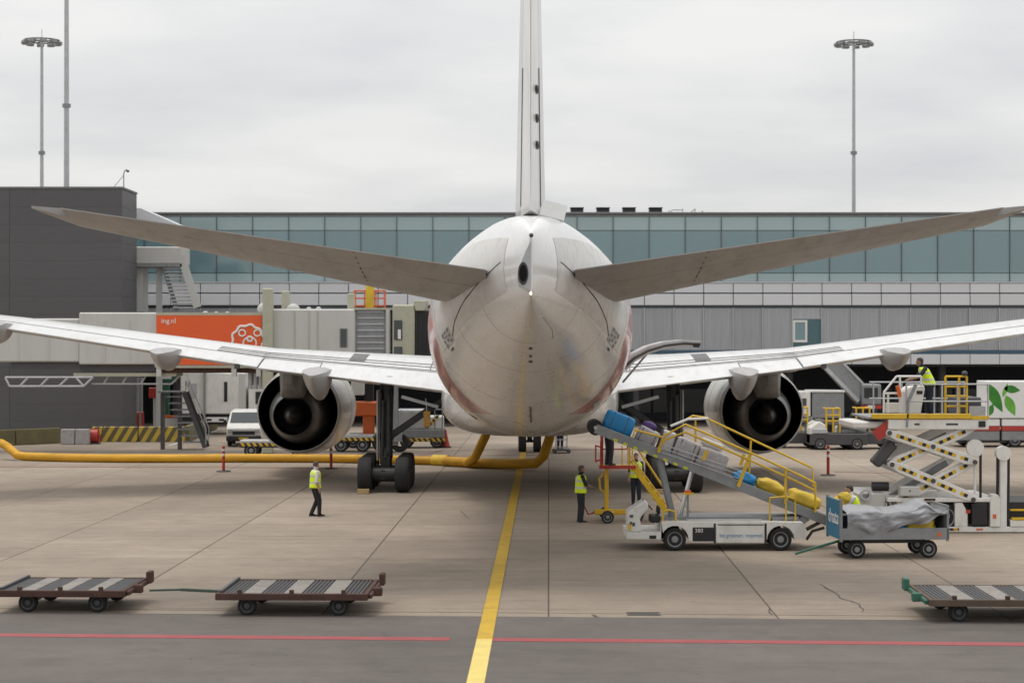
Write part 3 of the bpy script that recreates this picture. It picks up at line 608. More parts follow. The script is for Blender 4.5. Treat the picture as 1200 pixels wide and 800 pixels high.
# ---- tail surfaces
def surf(secs, name, m, parent, k=14, c0=0.0, c1=1.0, dirv='x'):
    rings = []
    for (a, le, te, bl, bt, th) in secs:      # span pos, LE y, TE y, base at LE, base at TE, thickness
        up, lo = [], []
        for i in range(k+1):
            c = c0 + (c1-c0)*(i/k)**(1.5 if c0 == 0 else 1); y = le + (te-le)*c; b_ = bl + (bt-bl)*c; t = naca(c)*th/2 + .012
            up.append((y, b_ + t)); lo.append((y, b_ - t))
        rings.append([(a, y, z) for y, z in up + lo[::-1]] if dirv == 'x' else [(z, y, a) for y, z in up + lo[::-1]])
    return MB().loft(rings).build(name, m, parent, smooth=35)
for side in (-1, 1):
    secs = [(side*.75, -20.8, -29.15, 6.62, 7.27, .70), (side*10.2, -29.9, -32.75, 8.34, 8.52, .24), (side*10.8, -31.0, -32.95, 8.52, 8.57, .05)]
    stb = surf(secs, 'stabilizer', M['wing_grey'], plane, c1=.72)
    s2 = [(side*1.15, *secs[0][1:])]; 
    def at_(o): 
        t = (o-.75)/(10.2-.75); return (side*o, *[secs[0][i] + (secs[1][i]-secs[0][i])*t for i in range(1,6)])
    surf([at_(1.05), at_(10.1)], 'elevator', M['wing_grey'], stb, k=6, c0=.725, c1=1.0)
    surf([at_(4.0), at_(4.04)], 'panel_seam', M['line'], stb, k=10, c0=.02, c1=.99)
fin_secs = [(8.3, -19.2, -28.4, 0, 0, .82), (18.7, -28.2, -32.2, 0, 0, .22)]
finp = surf(fin_secs, 'fin', M['finmat'], plane, c1=.70, dirv='z')
def fat(z):
    t = (z-8.3)/10.4; return (z, *[fin_secs[0][i] + (fin_secs[1][i]-fin_secs[0][i])*t for i in range(1,6)])
surf([fat(8.75), fat(18.4)], 'rudder', mat('rudder_paint', (0.74,0.73,0.71), .3, var=.05, scale=.7, coat=.3, dirt=.2, dcol=(.4,.36,.32), stretch=(1,1,.3)), finp, k=6, c0=.705, c1=1.0, dirv='z')
for pz in (11.62, 10.97, 10.36):
    a = fat(pz); y = a[1] + (a[2]-a[1])*.80; MB().sphere((naca(.80)*a[5]/2 + .01, y - .15, pz), (.06,.4,.10), 12, 8).build('actuator_fairing', M['darkgrey'], finp, smooth=60)
q = MB()
for c_ in (.71,): q.tube([(naca(c_)*fat(z)[5]/2 + .012, fat(z)[1] + (fat(z)[2]-fat(z)[1])*c_, z) for z in (9.0, 10.5, 12.2)], .022, 6)
q.build('hinge_gap', M['line'], finp)
q = MB(); q.tube([(-naca(.71)*fat(z)[5]/2 - .012, fat(z)[1] + (fat(z)[2]-fat(z)[1])*.71, z) for z in (9.0, 10.5, 12.2)], .018, 6); q.build('hinge_gap', M['line'], finp)

# ---- landing gear
ty_prof = [(.30,-.22),(.50,-.265),(.60,-.25),(.655,-.17),(.66,-.08),(.66,.08),(.655,.17),(.60,.25),(.50,.265),(.30,.22)]
tyre_me = MB().lathe(ty_prof, (0,0,0), (1,0,0), 28).mesh('tyre', M['rubber'], smooth=35)
rim_me = MB().lathe([(.05,-.16),(.2,-.16),(.30,-.22),(.30,.22),(.2,.16),(.05,.16)], (0,0,0), (1,0,0), 20).mesh('rim', M['lightgrey'], smooth=35)
for side in (-1, 1):
    o = side*5.49
    g = MB(); g.cyl((o,0,.9),(o,.25,4.3), .20, .27, 16).cyl((o,0,.62),(o,0,1.5), .15, n=16).cyl((o,0,1.9),(o,0,2.15),.27,n=16).cyl((o,-1.7,.66),(o,1.7,.66), .17, n=14)
    for y in (-1.46, 0, 1.46): g.cyl((o-.7,y,.66),(o+.7,y,.66), .10, n=10)
    g.cbox((o,-.45,1.0),(.34,.6,.6)).cyl((o-.42,-1.46,.66),(o+.42,-1.46,.66),.27,n=16).cyl((o-.42,0,.66),(o+.42,0,.66),.27,n=16).cyl((o+.1,-.5,1.3),(o+.1,-.35,3.6),.09,n=8).cyl((o-.14,-.45,1.2),(o-.12,-.3,3.4),.07,n=8).cyl((o,-.3,1.7),(o,-.75,1.2),.07,n=8).cyl((o,-.75,1.2),(o,-.25,.8),.07,n=8).cyl((o+.2*side,-.2,1.0),(o+.2*side,-.1,3.7),.04,n=8).cyl((o-.22*side,-.2,1.2),(o-.2*side,-.1,3.7),.03,n=8)
    gear = g.build('main_gear', M['gear'], plane, smooth=35)
    for y in (-1.46, 0, 1.46):
        for x in (-.70, .70): link_mesh('tyre', tyre_me, gear, (o + x, y, .66)); link_mesh('rim', rim_me, gear, (o + x, y, .66))
    MB().beam((o - side*.1,-.1,2.0),(side*3.2,-.1,3.5),.2,.26).build('side_brace', M['gear'], gear, bevel=.03)
    MB().beam((side*4.9,-.4,3.55),(side*3.5,-.3,3.15),.1,.12).build('link_arm', M['lightgrey'], gear)
    MB().cbox((o + side*.34, .25, 2.45), (.06,1.2,2.7)).build('gear_door', M['wing_grey'], gear, bevel=.02)
    if side < 0: MB().cyl((side*3.95,-.9,3.5),(side*3.9,-.9,2.95),.015,n=6).build('strap', M['cream'], gear)
    if side < 0: MB().cbox((side*3.9,-.9,2.72),(.26,.05,.58)).build('warning_board', mat('ochre_board', (.36,.19,.03), .6, dirt=.4), gear, bevel=.01)
    for yy in (-2.25, 2.2):
        t = thing('wheel_chock', '%s chock at the %s tyre of the main gear %s the belt loader' % ('worn wooden', 'rear' if yy < 0 else 'front', 'away from' if side < 0 else 'behind'), 'chock')
        t.location = plane.matrix_basis @ Vector((o - .7, yy, 0)) if False else (0.69 + o - .7 + math.sin(R(.5))*yy, PD + yy, 0)
        MB().prism([(-.16,0),(.16,0),(.09,.18),(-.09,.18)], -.22, .22, 'yz').build('block', mat('chock_wood', (0.28,0.19,0.08), .7, dirt=.4), t, bevel=.015)
        MB().cyl((.22,0,.1),(.3,0,.1),.03,n=8).build('rope_handle', M['black'], t)
g = MB(); g.cyl((0,25,.55),(0,25.3,3.0),.13,n=12).cyl((-.5,25,.55),(.5,25,.55),.07,n=10).beam((0,25,1.3),(0,27.2,2.9),.12,.12).cbox((0,24.8,1.2),(.3,.2,.5))
ng = g.build('nose_gear', M['gear'], plane, smooth=35)
for x in (-.38, .38):
    link_mesh('tyre', tyre_me, ng, (x, 25, .54), None, (.78,.82,.82)); link_mesh('rim', rim_me, ng, (x, 25, .54), None, (.78,.82,.82))
# forward-swung cargo door on the right, arched and open
cd_ = MB(); R0, T = 3.15, .22
prof = [(3.06,5.02),(3.35,5.27),(3.8,5.50),(4.35,5.65),(4.95,5.71),(5.5,5.67)]
inn = [(a + .05*(1 - i/5), b - .30 + .025*i) for i, (a, b) in enumerate(prof)]
cd_.loft([[(x, y, z) for x, z in prof + inn[::-1]] for y in (-11.6, -9.0)])
cdo = cd_.build('cargo_door', M['wing_white'], plane, smooth=40)
for y in (-11.62, -8.98): MB().tube([((a[0]+b[0])/2, y, (a[1]+b[1])/2 - .01) for a, b in zip(prof, inn)], .05, 6).build('door_seal', M['darkgrey'], cdo)
for x, zt_ in ((3.9, 5.3),): MB().cyl((3.05 if x < 4.4 else 3.0, -10.3, 4.3),(x, -10.3, zt_),.035,n=8).build('door_strut', M['lightgrey'], cdo)
MB().cbox((5.36,-11.66,5.52),(.2,.03,.12)).build('latch', M['black'], cdo)
patch(-11.6, -9.0, 4, -40, M['duct'], 'cargo_opening', off=.014)

# ================================================================== jet bridge
HAZ = {}
def hazard(name, a, b, scale, ang=45, axis='xz'):
    m = bpy.data.materials.new(name); m.use_nodes = True; t = m.node_tree; N, L = t.nodes, t.links; bs_ = N['Principled BSDF']; bs_.inputs['Roughness'].default_value = .5
    c = N.new('ShaderNodeTexCoord'); mp = N.new('ShaderNodeMapping'); mp.inputs['Rotation'].default_value = (0, R(ang), 0); L.new(c.outputs['Object'], mp.inputs[0])
    w = N.new('ShaderNodeSeparateXYZ'); L.new(mp.outputs[0], w.inputs[0])
    k = N.new('ShaderNodeMath'); k.operation = 'MULTIPLY'; k.inputs[1].default_value = scale; L.new(w.outputs[0], k.inputs[0])
    fr = N.new('ShaderNodeMath'); fr.operation = 'FRACT'; L.new(k.outputs[0], fr.inputs[0]); gt_ = N.new('ShaderNodeMath'); gt_.operation = 'GREATER_THAN'; gt_.inputs[1].default_value = .5; L.new(fr.outputs[0], gt_.inputs[0])
    x = N.new('ShaderNodeMix'); x.data_type = 'RGBA'; x.inputs[6].default_value = (*a, 1); x.inputs[7].default_value = (*b, 1); L.new(gt_.outputs[0], x.inputs[0])
    n = N.new('ShaderNodeTexNoise'); n.inputs['Scale'].default_value = 2.5; n.inputs['Detail'].default_value = 7; L.new(c.outputs['Object'], n.inputs['Vector'])
    r = N.new('ShaderNodeMapRange'); r.inputs[1].default_value = .5; r.inputs[2].default_value = .8; r.inputs[4].default_value = .5; L.new(n.outputs['Fac'], r.inputs[0])
    y = N.new('ShaderNodeMix'); y.data_type = 'RGBA'; L.new(r.outputs[0], y.inputs[0]); L.new(x.outputs[2], y.inputs[6]); y.inputs[7].default_value = (.12,.10,.06,1); L.new(y.outputs[2], bs_.inputs['Base Color']); return m
M['haz'] = hazard('yellow_black_hazard', (.44,.30,.03), (.09,.075,.03), 2.1, -30)
M['haz_small'] = hazard('yellow_black_tape', (.60,.38,.03), (.02,.02,.02), 4.2, 35)
M['haz_orange'] = hazard('orange_black_tape', (.70,.33,.02), (.02,.02,.02), 4.6, 30)
M['redwhite'] = hazard('red_white_tape', (.45,.03,.03), (.7,.68,.65), 2.2, 0)
JD = 98.0; js = S(JD)
def jx(px): return (px - 600)/js
def jz(py): return CH - (py - 400)/js
jb = thing('jet_bridge', 'off-white jet bridge with ribbed rotunda and cream cab docked at the fuselage', 'jet bridge', (0, JD, 0))
def tun(x0, x1, y0, y1, name, m, yo=0, depth=2.8, bev=.06):
    return MB().box(jx(x0), jx(x1), yo, yo + depth, jz(y1), jz(y0)).build(name, m, jb, bevel=bev)
t1 = tun(-60, 92, 373, 424, 'tunnel', M['offwhite'], .25); t2 = tun(92, 183, 366, 427, 'tunnel', M['offwhite'], .1); t3 = tun(181, 312, 366, 431, 'tunnel', M['offwhite'], 0); t4 = tun(312, 416, 362, 432, 'tunnel', M['offwhite'], .1)
for a, b, z0, z1, yo in ((183, 312, 366, 369.4, -.05), (183, 312, 427.5, 431, -.05)): MB().box(jx(a), jx(b), yo, yo + .06, jz(z1), jz(z0)).build('rail_band', M['cream'], t3)
for px in (345, 362, 372): MB().box(jx(px)-.03, jx(px)+.03, .07, .12, jz(430), jz(364)).build('tunnel_rib', M['cream'], t4)
for px in (20, 56, 122, 152): MB().box(jx(px)-.03, jx(px)+.03, .07 if px > 92 else .22, .12 if px > 92 else .27, jz(422), jz(376)).build('tunnel_rib', M['offwhite'], t2 if px > 92 else t1)
w_ = MB().box(jx(398), jx(407), .04, .12, jz(407), jz(384)).build('window', M['grey'], t4, bevel=.05); MB().box(jx(399), jx(406), .02, .05, jz(406), jz(385)).build('pane', M['glassdark'], w_)
# poster on the tunnel
M['poster'] = mat('orange_poster', (0.70, 0.10, 0.018), .45, var=.04)
po = MB().box(jx(183.5), jx(307), -.09, -.01, jz(427.3), jz(369.6)).build('poster_panel', M['poster'], t3, label='bright orange advertising panel with white lettering and line-drawn animal head')
wt = mat('white_print', (.75,.74,.72), .5)
text('lettering', 'ing.nl', .36, wt, po, (jx(198), -.1, jz(376)), (R(90),0,0)); text('lettering', 'ING', .34, wt, po, (jx(293), -.1, jz(424.5)), (R(90),0,0))
def ring(cx, cz, r, th, nm, sc=0, n=28, a0=0, a1=360):
    P = [(jx(cx) + (r + sc*math.cos(9*R(a)))*math.cos(R(a)), -.1, jz(cz) + (r*.92 + sc*math.cos(9*R(a)))*math.sin(R(a))) for a in np.linspace(a0, a1, n)]
    MB().tube(P, th, 6).build(nm, wt, po)
ring(291, 398, .80, .06, 'lion_mane', .04, 72); ring(284, 390, .17, .04, 'lion_ear'); ring(302, 390, .17, .04, 'lion_ear'); ring(293, 402, .33, .04, 'lion_muzzle'); ring(293, 397, .13, .05, 'lion_nose')
# cream portal posts, rotunda, cab, bellows
for x0, x1, y0, yo in ((308.5, 320.5, 338, -.35), (326.5, 335.5, 340, 1.2), (405, 413, 343, 1.0)):
    p = MB().box(jx(x0), jx(x1), yo, yo + .45, 0 if x0 < 310 else jz(400), jz(y0)).build('portal_post', M['cream'], jb, bevel=.04)
for px, r in ((308, .42), (341, .34), (359.5, .13), (371, .14), (237, .16), (250, .13), (263, .13)): MB().sphere((jx(px), 1.0, jz(361.5 if px > 300 else 367)), (r, r*.7, r*.8)).build('roof_dome', M['offwhite'], jb, smooth=60)
rt = MB().box(jx(416), jx(458), .35, 2.6, jz(432), jz(363)).build('rotunda', M['grey'], jb)
for i in range(9): MB().box(jx(418), jx(450), .29, .345, jz(366 + i*7.2), jz(364.3 + i*7.2)).build('shutter_slat', M['lightgrey'], rt)
MB().box(jx(415), jx(461), .1, 2.8, jz(363), jz(360.5)).build('canopy', M['cream'], jb)
MB().cyl((jx(454.5), .15, jz(432)), (jx(454.5), .15, jz(363)), .12, n=10).build('drain_pipe', M['offwhite'], jb, smooth=40)
cb = MB().box(jx(460), jx(486), -.1, 3.0, jz(434), jz(357)).build('cab', M['cream'], jb, bevel=.06)
for y0, y1 in ((375, 398), (406, 430)):
    w_ = MB().box(jx(462), jx(471.5), -.16, -.095, jz(y1), jz(y0)).build('window', M['darkgrey'], cb, bevel=.02); MB().box(jx(463), jx(470.5), -.18, -.155, jz(y1 - 1), jz(y0 + 1)).build('pane', M['glassdark'], w_)
MB().box(jx(466.5), jx(470), -.19, -.175, jz(397), jz(386)).build('notice', M['white_clean'], cb)
fl = MB(); 
for i in range(6): fl.box(jx(487 + i*2.6), jx(489.2 + i*2.6), .0 + .03*(i%2), 2.9, jz(433), jz(364))
fl.box(jx(486.2), jx(503), .12, 2.8, jz(432.4), jz(365)); fl.build('bellows', M['black'], cb)
MB().loft([[(jx(x), y, jz(z)) for x, z in ((485,352),(500,352),(497,364),(487,364))] for y in (-.15, 2.9)]).build('cab_hood', M['cream'], cb, bevel=.03)
# undercarriage
uc = MB().box(jx(10), jx(92), .5, 2.4, jz(433), jz(424.3)).box(jx(92.5), jx(181), .5, 2.4, jz(436), jz(427.4)).build('under_frame', M['darkgrey'], jb)
MB().box(jx(183), jx(310), .3, 2.5, jz(437), jz(431.4)).build('cable_tray', M['rust'], jb)
for px in (186, 274, 303): MB().box(jx(px)-.12, jx(px)+.12, -.02, .3, jz(441), jz(431)).build('bracket', M['offwhite'], jb)
tr = MB(); zt_, zb_ = jz(442), jz(452.5)
for a, b in (((5,442),(108,442)), ((10,452.5),(97,452.5)), ((5,442),(10,452.5)), ((22,452.5),(32,442)), ((46,452.5),(56,442)), ((68,452.5),(79,442)), ((97,452.5),(108,442)), ((88,442),(97,452.5))): tr.cyl((jx(a[0]),.2,jz(a[1])), (jx(b[0]),.2,jz(b[1])), .06, n=6)
tr.build('truss', M['lightgrey'], jb)
t2r = MB()
for a, b in (((84,438),(200,438)), ((104,450),(198,450)), ((118,450),(124,440)), ((140,450),(146,440)), ((162,450),(168,440)), ((198,450),(208,440))): t2r.cyl((jx(a[0]),.7,jz(a[1])), (jx(b[0]),.7,jz(b[1])), .05, n=6)
t2r.build('truss', M['lightgrey'], jb); MB().box(jx(84), jx(205), .4, 2.4, jz(441), jz(437)).build('service_walkway', M['cream'], jb)
lg = MB(); lg.box(jx(447), jx(453), .9, 1.5, .35, jz(432)).box(jx(459), jx(465), .9, 1.5, .35, jz(432)).box(jx(442), jx(470), .7, 1.7, .55, .95); lgo = lg.build('drive_column', M['grey'], jb)
for px in (445, 467): MB().lathe([(.2,-.16),(.42,-.18),(.48,-.1),(.48,.1),(.42,.18),(.2,.16)], (jx(px), 1.2, .48), (0,1,0), 20).build('tyre', M['rubber'], lgo, smooth=40)
for px in (291, 297, 303): MB().cyl((jx(px), .8, jz(456)), (jx(px), .8, jz(437)), .12, n=10).build('hydraulic_cylinder', M['lightgrey'], jb, smooth=40)
# stairs under the bridge
sv = thing('service_stair', 'grey metal service stair under the jet bridge beside the parked box truck', 'staircase', (jx(188), JD + 3.2, 0)); s3 = S(JD + 3.2)
for i in range(8):
    z = .35 + i*.34; x = 1.15 - i*.13; MB().box(x - .55, x + .45, 0, .9, z, z + .06).build('tread', M['grey'], sv)
for y in (-.04, .94): MB().beam((1.75, y, 0.1), (.65, y, 3.0), .06, .22).build('stringer', M['darkgrey'], sv)
for y in (-.04, .94): MB().tube([(1.8,y,.2),(1.8,y,1.1),(.75,y,3.6),(.75,y,2.9)], .03, 6).build('handrail', M['lightgrey'], sv)
for x in (.3, -.6): MB().box(x, x + .12, .1, .8, 0, 3.0).build('post', M['darkgrey'], sv)
MB().box(-.7,.55,0,.9,2.98,3.06).build('landing', M['grey'], sv)

# ================================================================== things under the bridge on the left
def wheel(parent, c, r, w, axis=(0,1,0), rimm='grey', name='wheel', n=22):
    wv = MB().lathe([(r*.55,-w*.42),(r*.85,-w/2),(r*.97,-w*.36),(r,-w*.15),(r,w*.15),(r*.97,w*.36),(r*.85,w/2),(r*.55,w*.42)], c, axis, n, cap=True).build(name, M['rubber'], parent, smooth=35)
    a = Vector(axis); rm = MB()
    for s in (-1, 1):
        rm.lathe([(r*.66, s*w*.47), (r*.60, s*w*.44), (r*.50, s*w*.38), (r*.34, s*w*.36), (r*.28, s*w*.44), (r*.12, s*w*.46), (.001, s*w*.46)], c, axis, n)
    rm.build('rim', M[rimm], wv, smooth=35); return wv
M['olive'] = mat('faded_olive_paint', (.13,.115,.05), .7, var=.2, dirt=.4)
def barrier_run(p0, p1, h, label, m_=None):
    a, b = Vector(p0), Vector(p1); L = (b-a).length; ang = math.atan2(b.y-a.y, b.x-a.x); t = thing('hazard_barrier', label, 'barrier', a, ang)
    n_ = max(1, round(L/2.6)); l = L/n_
    for i in range(n_): MB().prism([(-.22,0),(.22,0),(.16,h),(-.16,h)], i*l + .03, (i+1)*l - .03, 'yz').build('barrier_block', m_ or M['haz'], t, bevel=.03)
    return t
def G(px, py, off=0): 
    d = gd(py); return Vector(((px-600)*d/F, d + off, 0))
barrier_run(G(108, 517.5), G(217, 517.5), .86, 'low yellow and black striped barrier in front of the dark building')
barrier_run(G(218.5, 517.0), G(251, 503), .86, 'plain end run of yellow barrier turning back towards the box truck', M['olive'])
barrier_run(G(-40, 524), G(70, 519), .86, 'faded olive barrier wall beside the white blocks', M['olive'])
wb = thing('white_block', 'two white plastic barrier blocks by the dark building', 'barrier', G(88, 520.5))
for x in (-.75, .05): MB().prism([(-.25,0),(.25,0),(.17,.85),(-.17,.85)], x, x + .76, 'yz').build('block', mat('grimy_white', (.36,.34,.34), .6, dirt=.4), wb, bevel=.04)
ex = thing('red_hose_drum', 'dark red hose cart beside the white blocks', 'hose cart', G(110, 520))
MB().cyl((-.25,0,.45),(.25,0,.45),.38,n=18).build('drum', M['red'], ex, smooth=40); MB().box(-.32,.32,-.25,.25,0.0,.08).build('base', M['darkgrey'], ex); MB().beam((-.3,0,.05),(-.3,0,.5),.06,.3).beam((.3,0,.05),(.3,0,.5),.06,.3).build('bracket', M['red'], ex); MB().tube([(.3,.3,.1),(.45,.35,1.0),(-.3,.35,1.0)],.03,6).build('handle', M['darkgrey'], ex)
rh = thing('fire_extinguisher', 'tall red fire extinguisher cabinet by the dark wall', 'extinguisher', G(163, 508))
MB().box(-.28,.28,-.2,.2,.15,1.35).build('cabinet', M['red'], rh, bevel=.04); MB().box(-.25,-.15,-.15,.15,0,.15).box(.15,.25,-.15,.15,0,.15).build('feet', M['darkgrey'], rh); MB().box(-.2,.2,-.215,-.195,.6,1.2).build('door', M['red'], rh, bevel=.01)
bn = thing('waste_bin', 'white round bin with orange rim behind the striped barrier', 'bin', G(200, 506.5))
MB().cyl((0,0,0),(0,0,.95),.5,.56,n=20).build('body', M['white_clean'], bn, smooth=40); MB().lathe([(.5,.93),(.6,.93),(.6,1.05),(.5,1.05),(.5,.93)], (0,0,0), (0,0,1), 20).build('rim', M['orange'], bn, smooth=40)
pc = thing('utility_column', 'pale equipment column with red and green boxes under the bridge', 'utility column', G(185, 505))
MB().box(-.25,.25,-.25,.25,0,2.6).build('column', M['offwhite'], pc, bevel=.03); MB().box(-.5,.3,-.4,-.26,2.1,2.75).build('red_box', M['red'], pc, bevel=.03); MB().box(.3,.75,-.35,.1,.9,3.0).build('green_panel', M['green'], pc, bevel=.02); sg = MB().box(.1,1.25,-.45,-.37,3.05,3.75).build('sign', M['green'], pc, bevel=.02); MB().box(.35,.95,-.47,-.45,3.3,3.5).build('sign_mark', M['white_clean'], sg)
for i, x in enumerate((-2.6, -1.6)): MB().box(x, x+.5, .5, .8, 0, 3.4).build('pipe_stack', M['lightgrey'], pc)
# box truck, side on
bt = thing('box_truck', 'white box truck parked side-on beneath the jet bridge', 'truck', G(252, 509))
MB().box(-2.1, 1.85, 0, 2.4, 1.25, 3.75).build('cargo_box', M['white'], bt, bevel=.05)
MB().box(-2.3, 3.1, .2, 2.2, .62, 1.2).build('chassis', M['black'], bt); MB().box(-.55,.75,-.06,.1,.75,1.05).build('number_board', M['white_clean'], bt, bevel=.02)
for x in (-.5, .25): MB().box(x, x + .3, -.08, -.055, .84, .96).build('number', M['black'], bt)
cbt = MB().prism([(2.0,.8),(3.5,.8),(3.5,1.9),(3.25,2.95),(2.0,2.95)], .1, 2.3, 'xz').build('cab', M['white'], bt, bevel=.06); MB().box(2.45,3.2,.06,.11,1.85,2.6).build('window', M['glassdark'], cbt)
for x in (-1.4, 2.8):
    for y in (.2, 2.2): wheel(bt, (x, y, .48), .48, .3)
MB().box(.55,.75,-.03,0.0,2.0,3.2).build('door_handle_bar', M['black'], bt); MB().box(-1.5,-1.1,-.02,0.0,2.2,3.1).build('decal', M['lightgrey'], bt)
MB().box(1.45, 1.85, -.02, 0, 1.3, 3.7).build('door_edge', M['offwhite'], bt)
# van, front on
vn = thing('white_van', 'white delivery van with dark bumper facing the airliner', 'van', G(285.5, 523.5), R(4))
MB().loft([[(x*w, y, z) for x, z in pr] for w, y, pr in (
  (.88, 0, [(-1,.55),(1,.55),(1.02,1.0),(-1.02,1.0)]), (.93, .25, [(-1,.45),(1,.45),(1,1.08),(-1,1.08)]), (.95, .9, [(-1,.40),(1,.40),(.99,1.22),(-.99,1.22)]), (.95, 1.75, [(-1,.40),(1,.40),(.86,1.86),(-.86,1.86)]), (.95, 4.3, [(-1,.40),(1,.40),(.88,1.9),(-.88,1.9)]), (.93, 4.55, [(-1,.45),(1,.45),(.86,1.84),(-.86,1.84)]))]).build('body', M['white'], vn, bevel=.04, smooth=30)
MB().add([(-.80,.93,1.255),(.80,.93,1.255),(.74,1.66,1.80),(-.74,1.66,1.80)], [(0,1,2,3)]).build('windscreen', M['glassdark'], vn)
MB().box(-.93,.93,-.10,.2,.30,.62).build('bumper', M['black'], vn, bevel=.06); MB().box(-.6,.6,-.03,.03,.66,.86).build('grille', M['black'], vn, bevel=.02)
for s in (-1, 1):
    MB().cbox((s*.72,.0,.86),(.26,.1,.22)).build('headlight', mat('lamp_glass', (.4,.42,.43), .1), vn, bevel=.03); MB().cbox((s*1.08,1.15,1.3),(.18,.1,.24)).build('wing_mirror', M['black'], vn, bevel=.03)
    for y in (.85, 3.6): wheel(vn, (s*.80, y, .33), .33, .22, (1,0,0))
MB().box(-.26,.26,-.12,-.1,.40,.52).build('number_plate', M['yellow'], vn)
# hazard-striped baggage carts behind the left engine
def flatcart(px, py, L, label, grp=None):
    t = thing('equipment_cart', label, 'cart', G(px, py)); MB().box(-L/2, L/2, 0, 1.4, .72, .86).build('deck', M['lightgrey'], t, bevel=.02)
    MB().box(-L/2 - .05, L/2 + .05, -.06, -.005, .58, .73).build('striped_rail', M['haz_small'], t); MB().box(-L/2, L/2, .1, 1.3, .5, .7).build('frame', M['darkgrey'], t)
    for x in (-L/2 + .55, L/2 - .55):
        for y in (.12, 1.28): wheel(t, (x, y, .36), .36, .2)
    return t
flatcart(322, 536.5, 3.4, 'low cart with yellow and black rail behind the fan nozzle nearest the van'); flatcart(412, 529.5, 2.2, 'short cart with striped rail beside the orange lift')
# orange lift: chassis, column, boom and basket over the bridge
ol = thing('orange_lift', 'orange telescopic lift with caged basket above the jet bridge', 'lift', G(431, 525))
MB().box(-.3,.3,.4,1.0,.25,1.7).build('column', M['orange'], ol, bevel=.04); MB().box(-.75,.85,.2,1.4,1.7,2.45).build('turret', M['orange'], ol, bevel=.06); MB().box(-1.1,1.1,.1,1.6,.35,.75).build('chassis', M['darkgrey'], ol, bevel=.04)
for x in (-.8, .8):
    for y in (.2, 1.5): wheel(ol, (x, y, .36), .36, .24)
MB().box(-.14,.16,.6,1.0,2.4,7.4).build('boom', M['cream'], ol, bevel=.03); MB().box(-.22,.24,.5,1.1,2.5,3.4).build('boom_sleeve', M['black'], ol)
bk = MB(); bx0, bx1, bz0, bz1 = -.75, .85, 7.1, 8.35
for x in (bx0, -.2, .35, bx1):
    for y in (.3, 1.3): bk.cyl((x,y,bz0),(x,y,bz1),.03,n=6)
for z in (bz0 + .45, bz0 + .85, bz1):
    for y in (.3, 1.3): bk.cyl((bx0,y,z),(bx1,y,z),.03,n=6)
    for x in (bx0, bx1): bk.cyl((x,.3,z),(x,1.3,z),.03,n=6)
bko = bk.build('basket_cage', M['orange'], ol); MB().box(bx0-.03,bx1+.03,.27,1.33,bz0-.08,bz0+.14).build('basket_floor', M['orange'], bko, bevel=.02)
MB().box(-.12,.3,.15,.4,bz0-.1,bz1+.25).build('mast_head', M['yellow'], bko, bevel=.02); MB().cbox((-.55,.5,3.25),(.7,.6,.9)).build('tank', M['white_clean'], ol, bevel=.06)
# ground power unit
gp = thing('ground_power_unit', 'grey and white ground power trailer with striped bumper behind the main gear', 'generator', G(494, 525))
MB().box(-1.3,1.2,0,1.7,.55,1.0).build('chassis', M['grey'], gp, bevel=.03); MB().box(-1.3,.2,.05,1.6,1.0,2.05).build('housing', M['lightgrey'], gp, bevel=.05); MB().box(.25,1.15,.1,1.5,1.0,1.7).build('tank', M['white_clean'], gp, bevel=.12, seg=3); MB().box(-1.35,1.25,-.08,-.005,.35,.54).build('striped_bumper', M['haz_small'], gp)
for i in range(2): MB().box(-1.2 + i*.72, -.55 + i*.72, .02, .06, 1.1, 1.95).build('door', M['lightgrey'], gp, bevel=.01)
for a, b in (((.2,.05,2.05),(1.1,.05,2.05)), ((1.1,.05,1.0),(1.1,.05,2.05)), ((.7,.05,1.0),(.7,.05,2.05))): MB().cyl(a, b, .035, n=6).build('rail', M['grey'], gp)
for x in (-.8, .8):
    for y in (.15, 1.55): wheel(gp, (x, y, .36), .36, .2)
MB().beam((.3,-.02,1.1),(.9,-.02,1.75),.03,.14).build('striped_strap', M['haz_small'], gp)
# bollards, cone
def bollard(px, py, label, h=1.1):
    t = thing('marker_post', label, 'post', G(px, py)); MB().cyl((0,0,0),(0,0,.05),.34,.28,n=18).build('base', M['black'], t, smooth=40); MB().cyl((0,0,.05),(0,0,h),.065,n=12).build('post', M['red'], t, smooth=40)
    MB().cyl((0,0,h*.62),(0,0,h*.72),.068,n=12).cyl((0,0,h*.82),(0,0,h*.9),.068,n=12).build('white_band', M['white_clean'], t, smooth=40); MB().sphere((0,0,h), (.065,.065,.03)).build('cap', M['red'], t, smooth=60)
bollard(262, 552.5, 'red and white marker post standing in front of the van'); bollard(388, 549, 'red marker post below the engine on the van side'); bollard(970.5, 557, 'red marker post between the high loader and the right engine', 1.25)
co = thing('traffic_cone', 'red traffic cone beside the ground power trailer', 'cone', G(522, 524)); MB().cyl((0,0,.04),(0,0,.95),.24,.04,n=16).build('cone_body', M['red'], co, smooth=40); MB().box(-.3,.3,-.3,.3,0,.05).build('base', M['black'], co, bevel=.01)

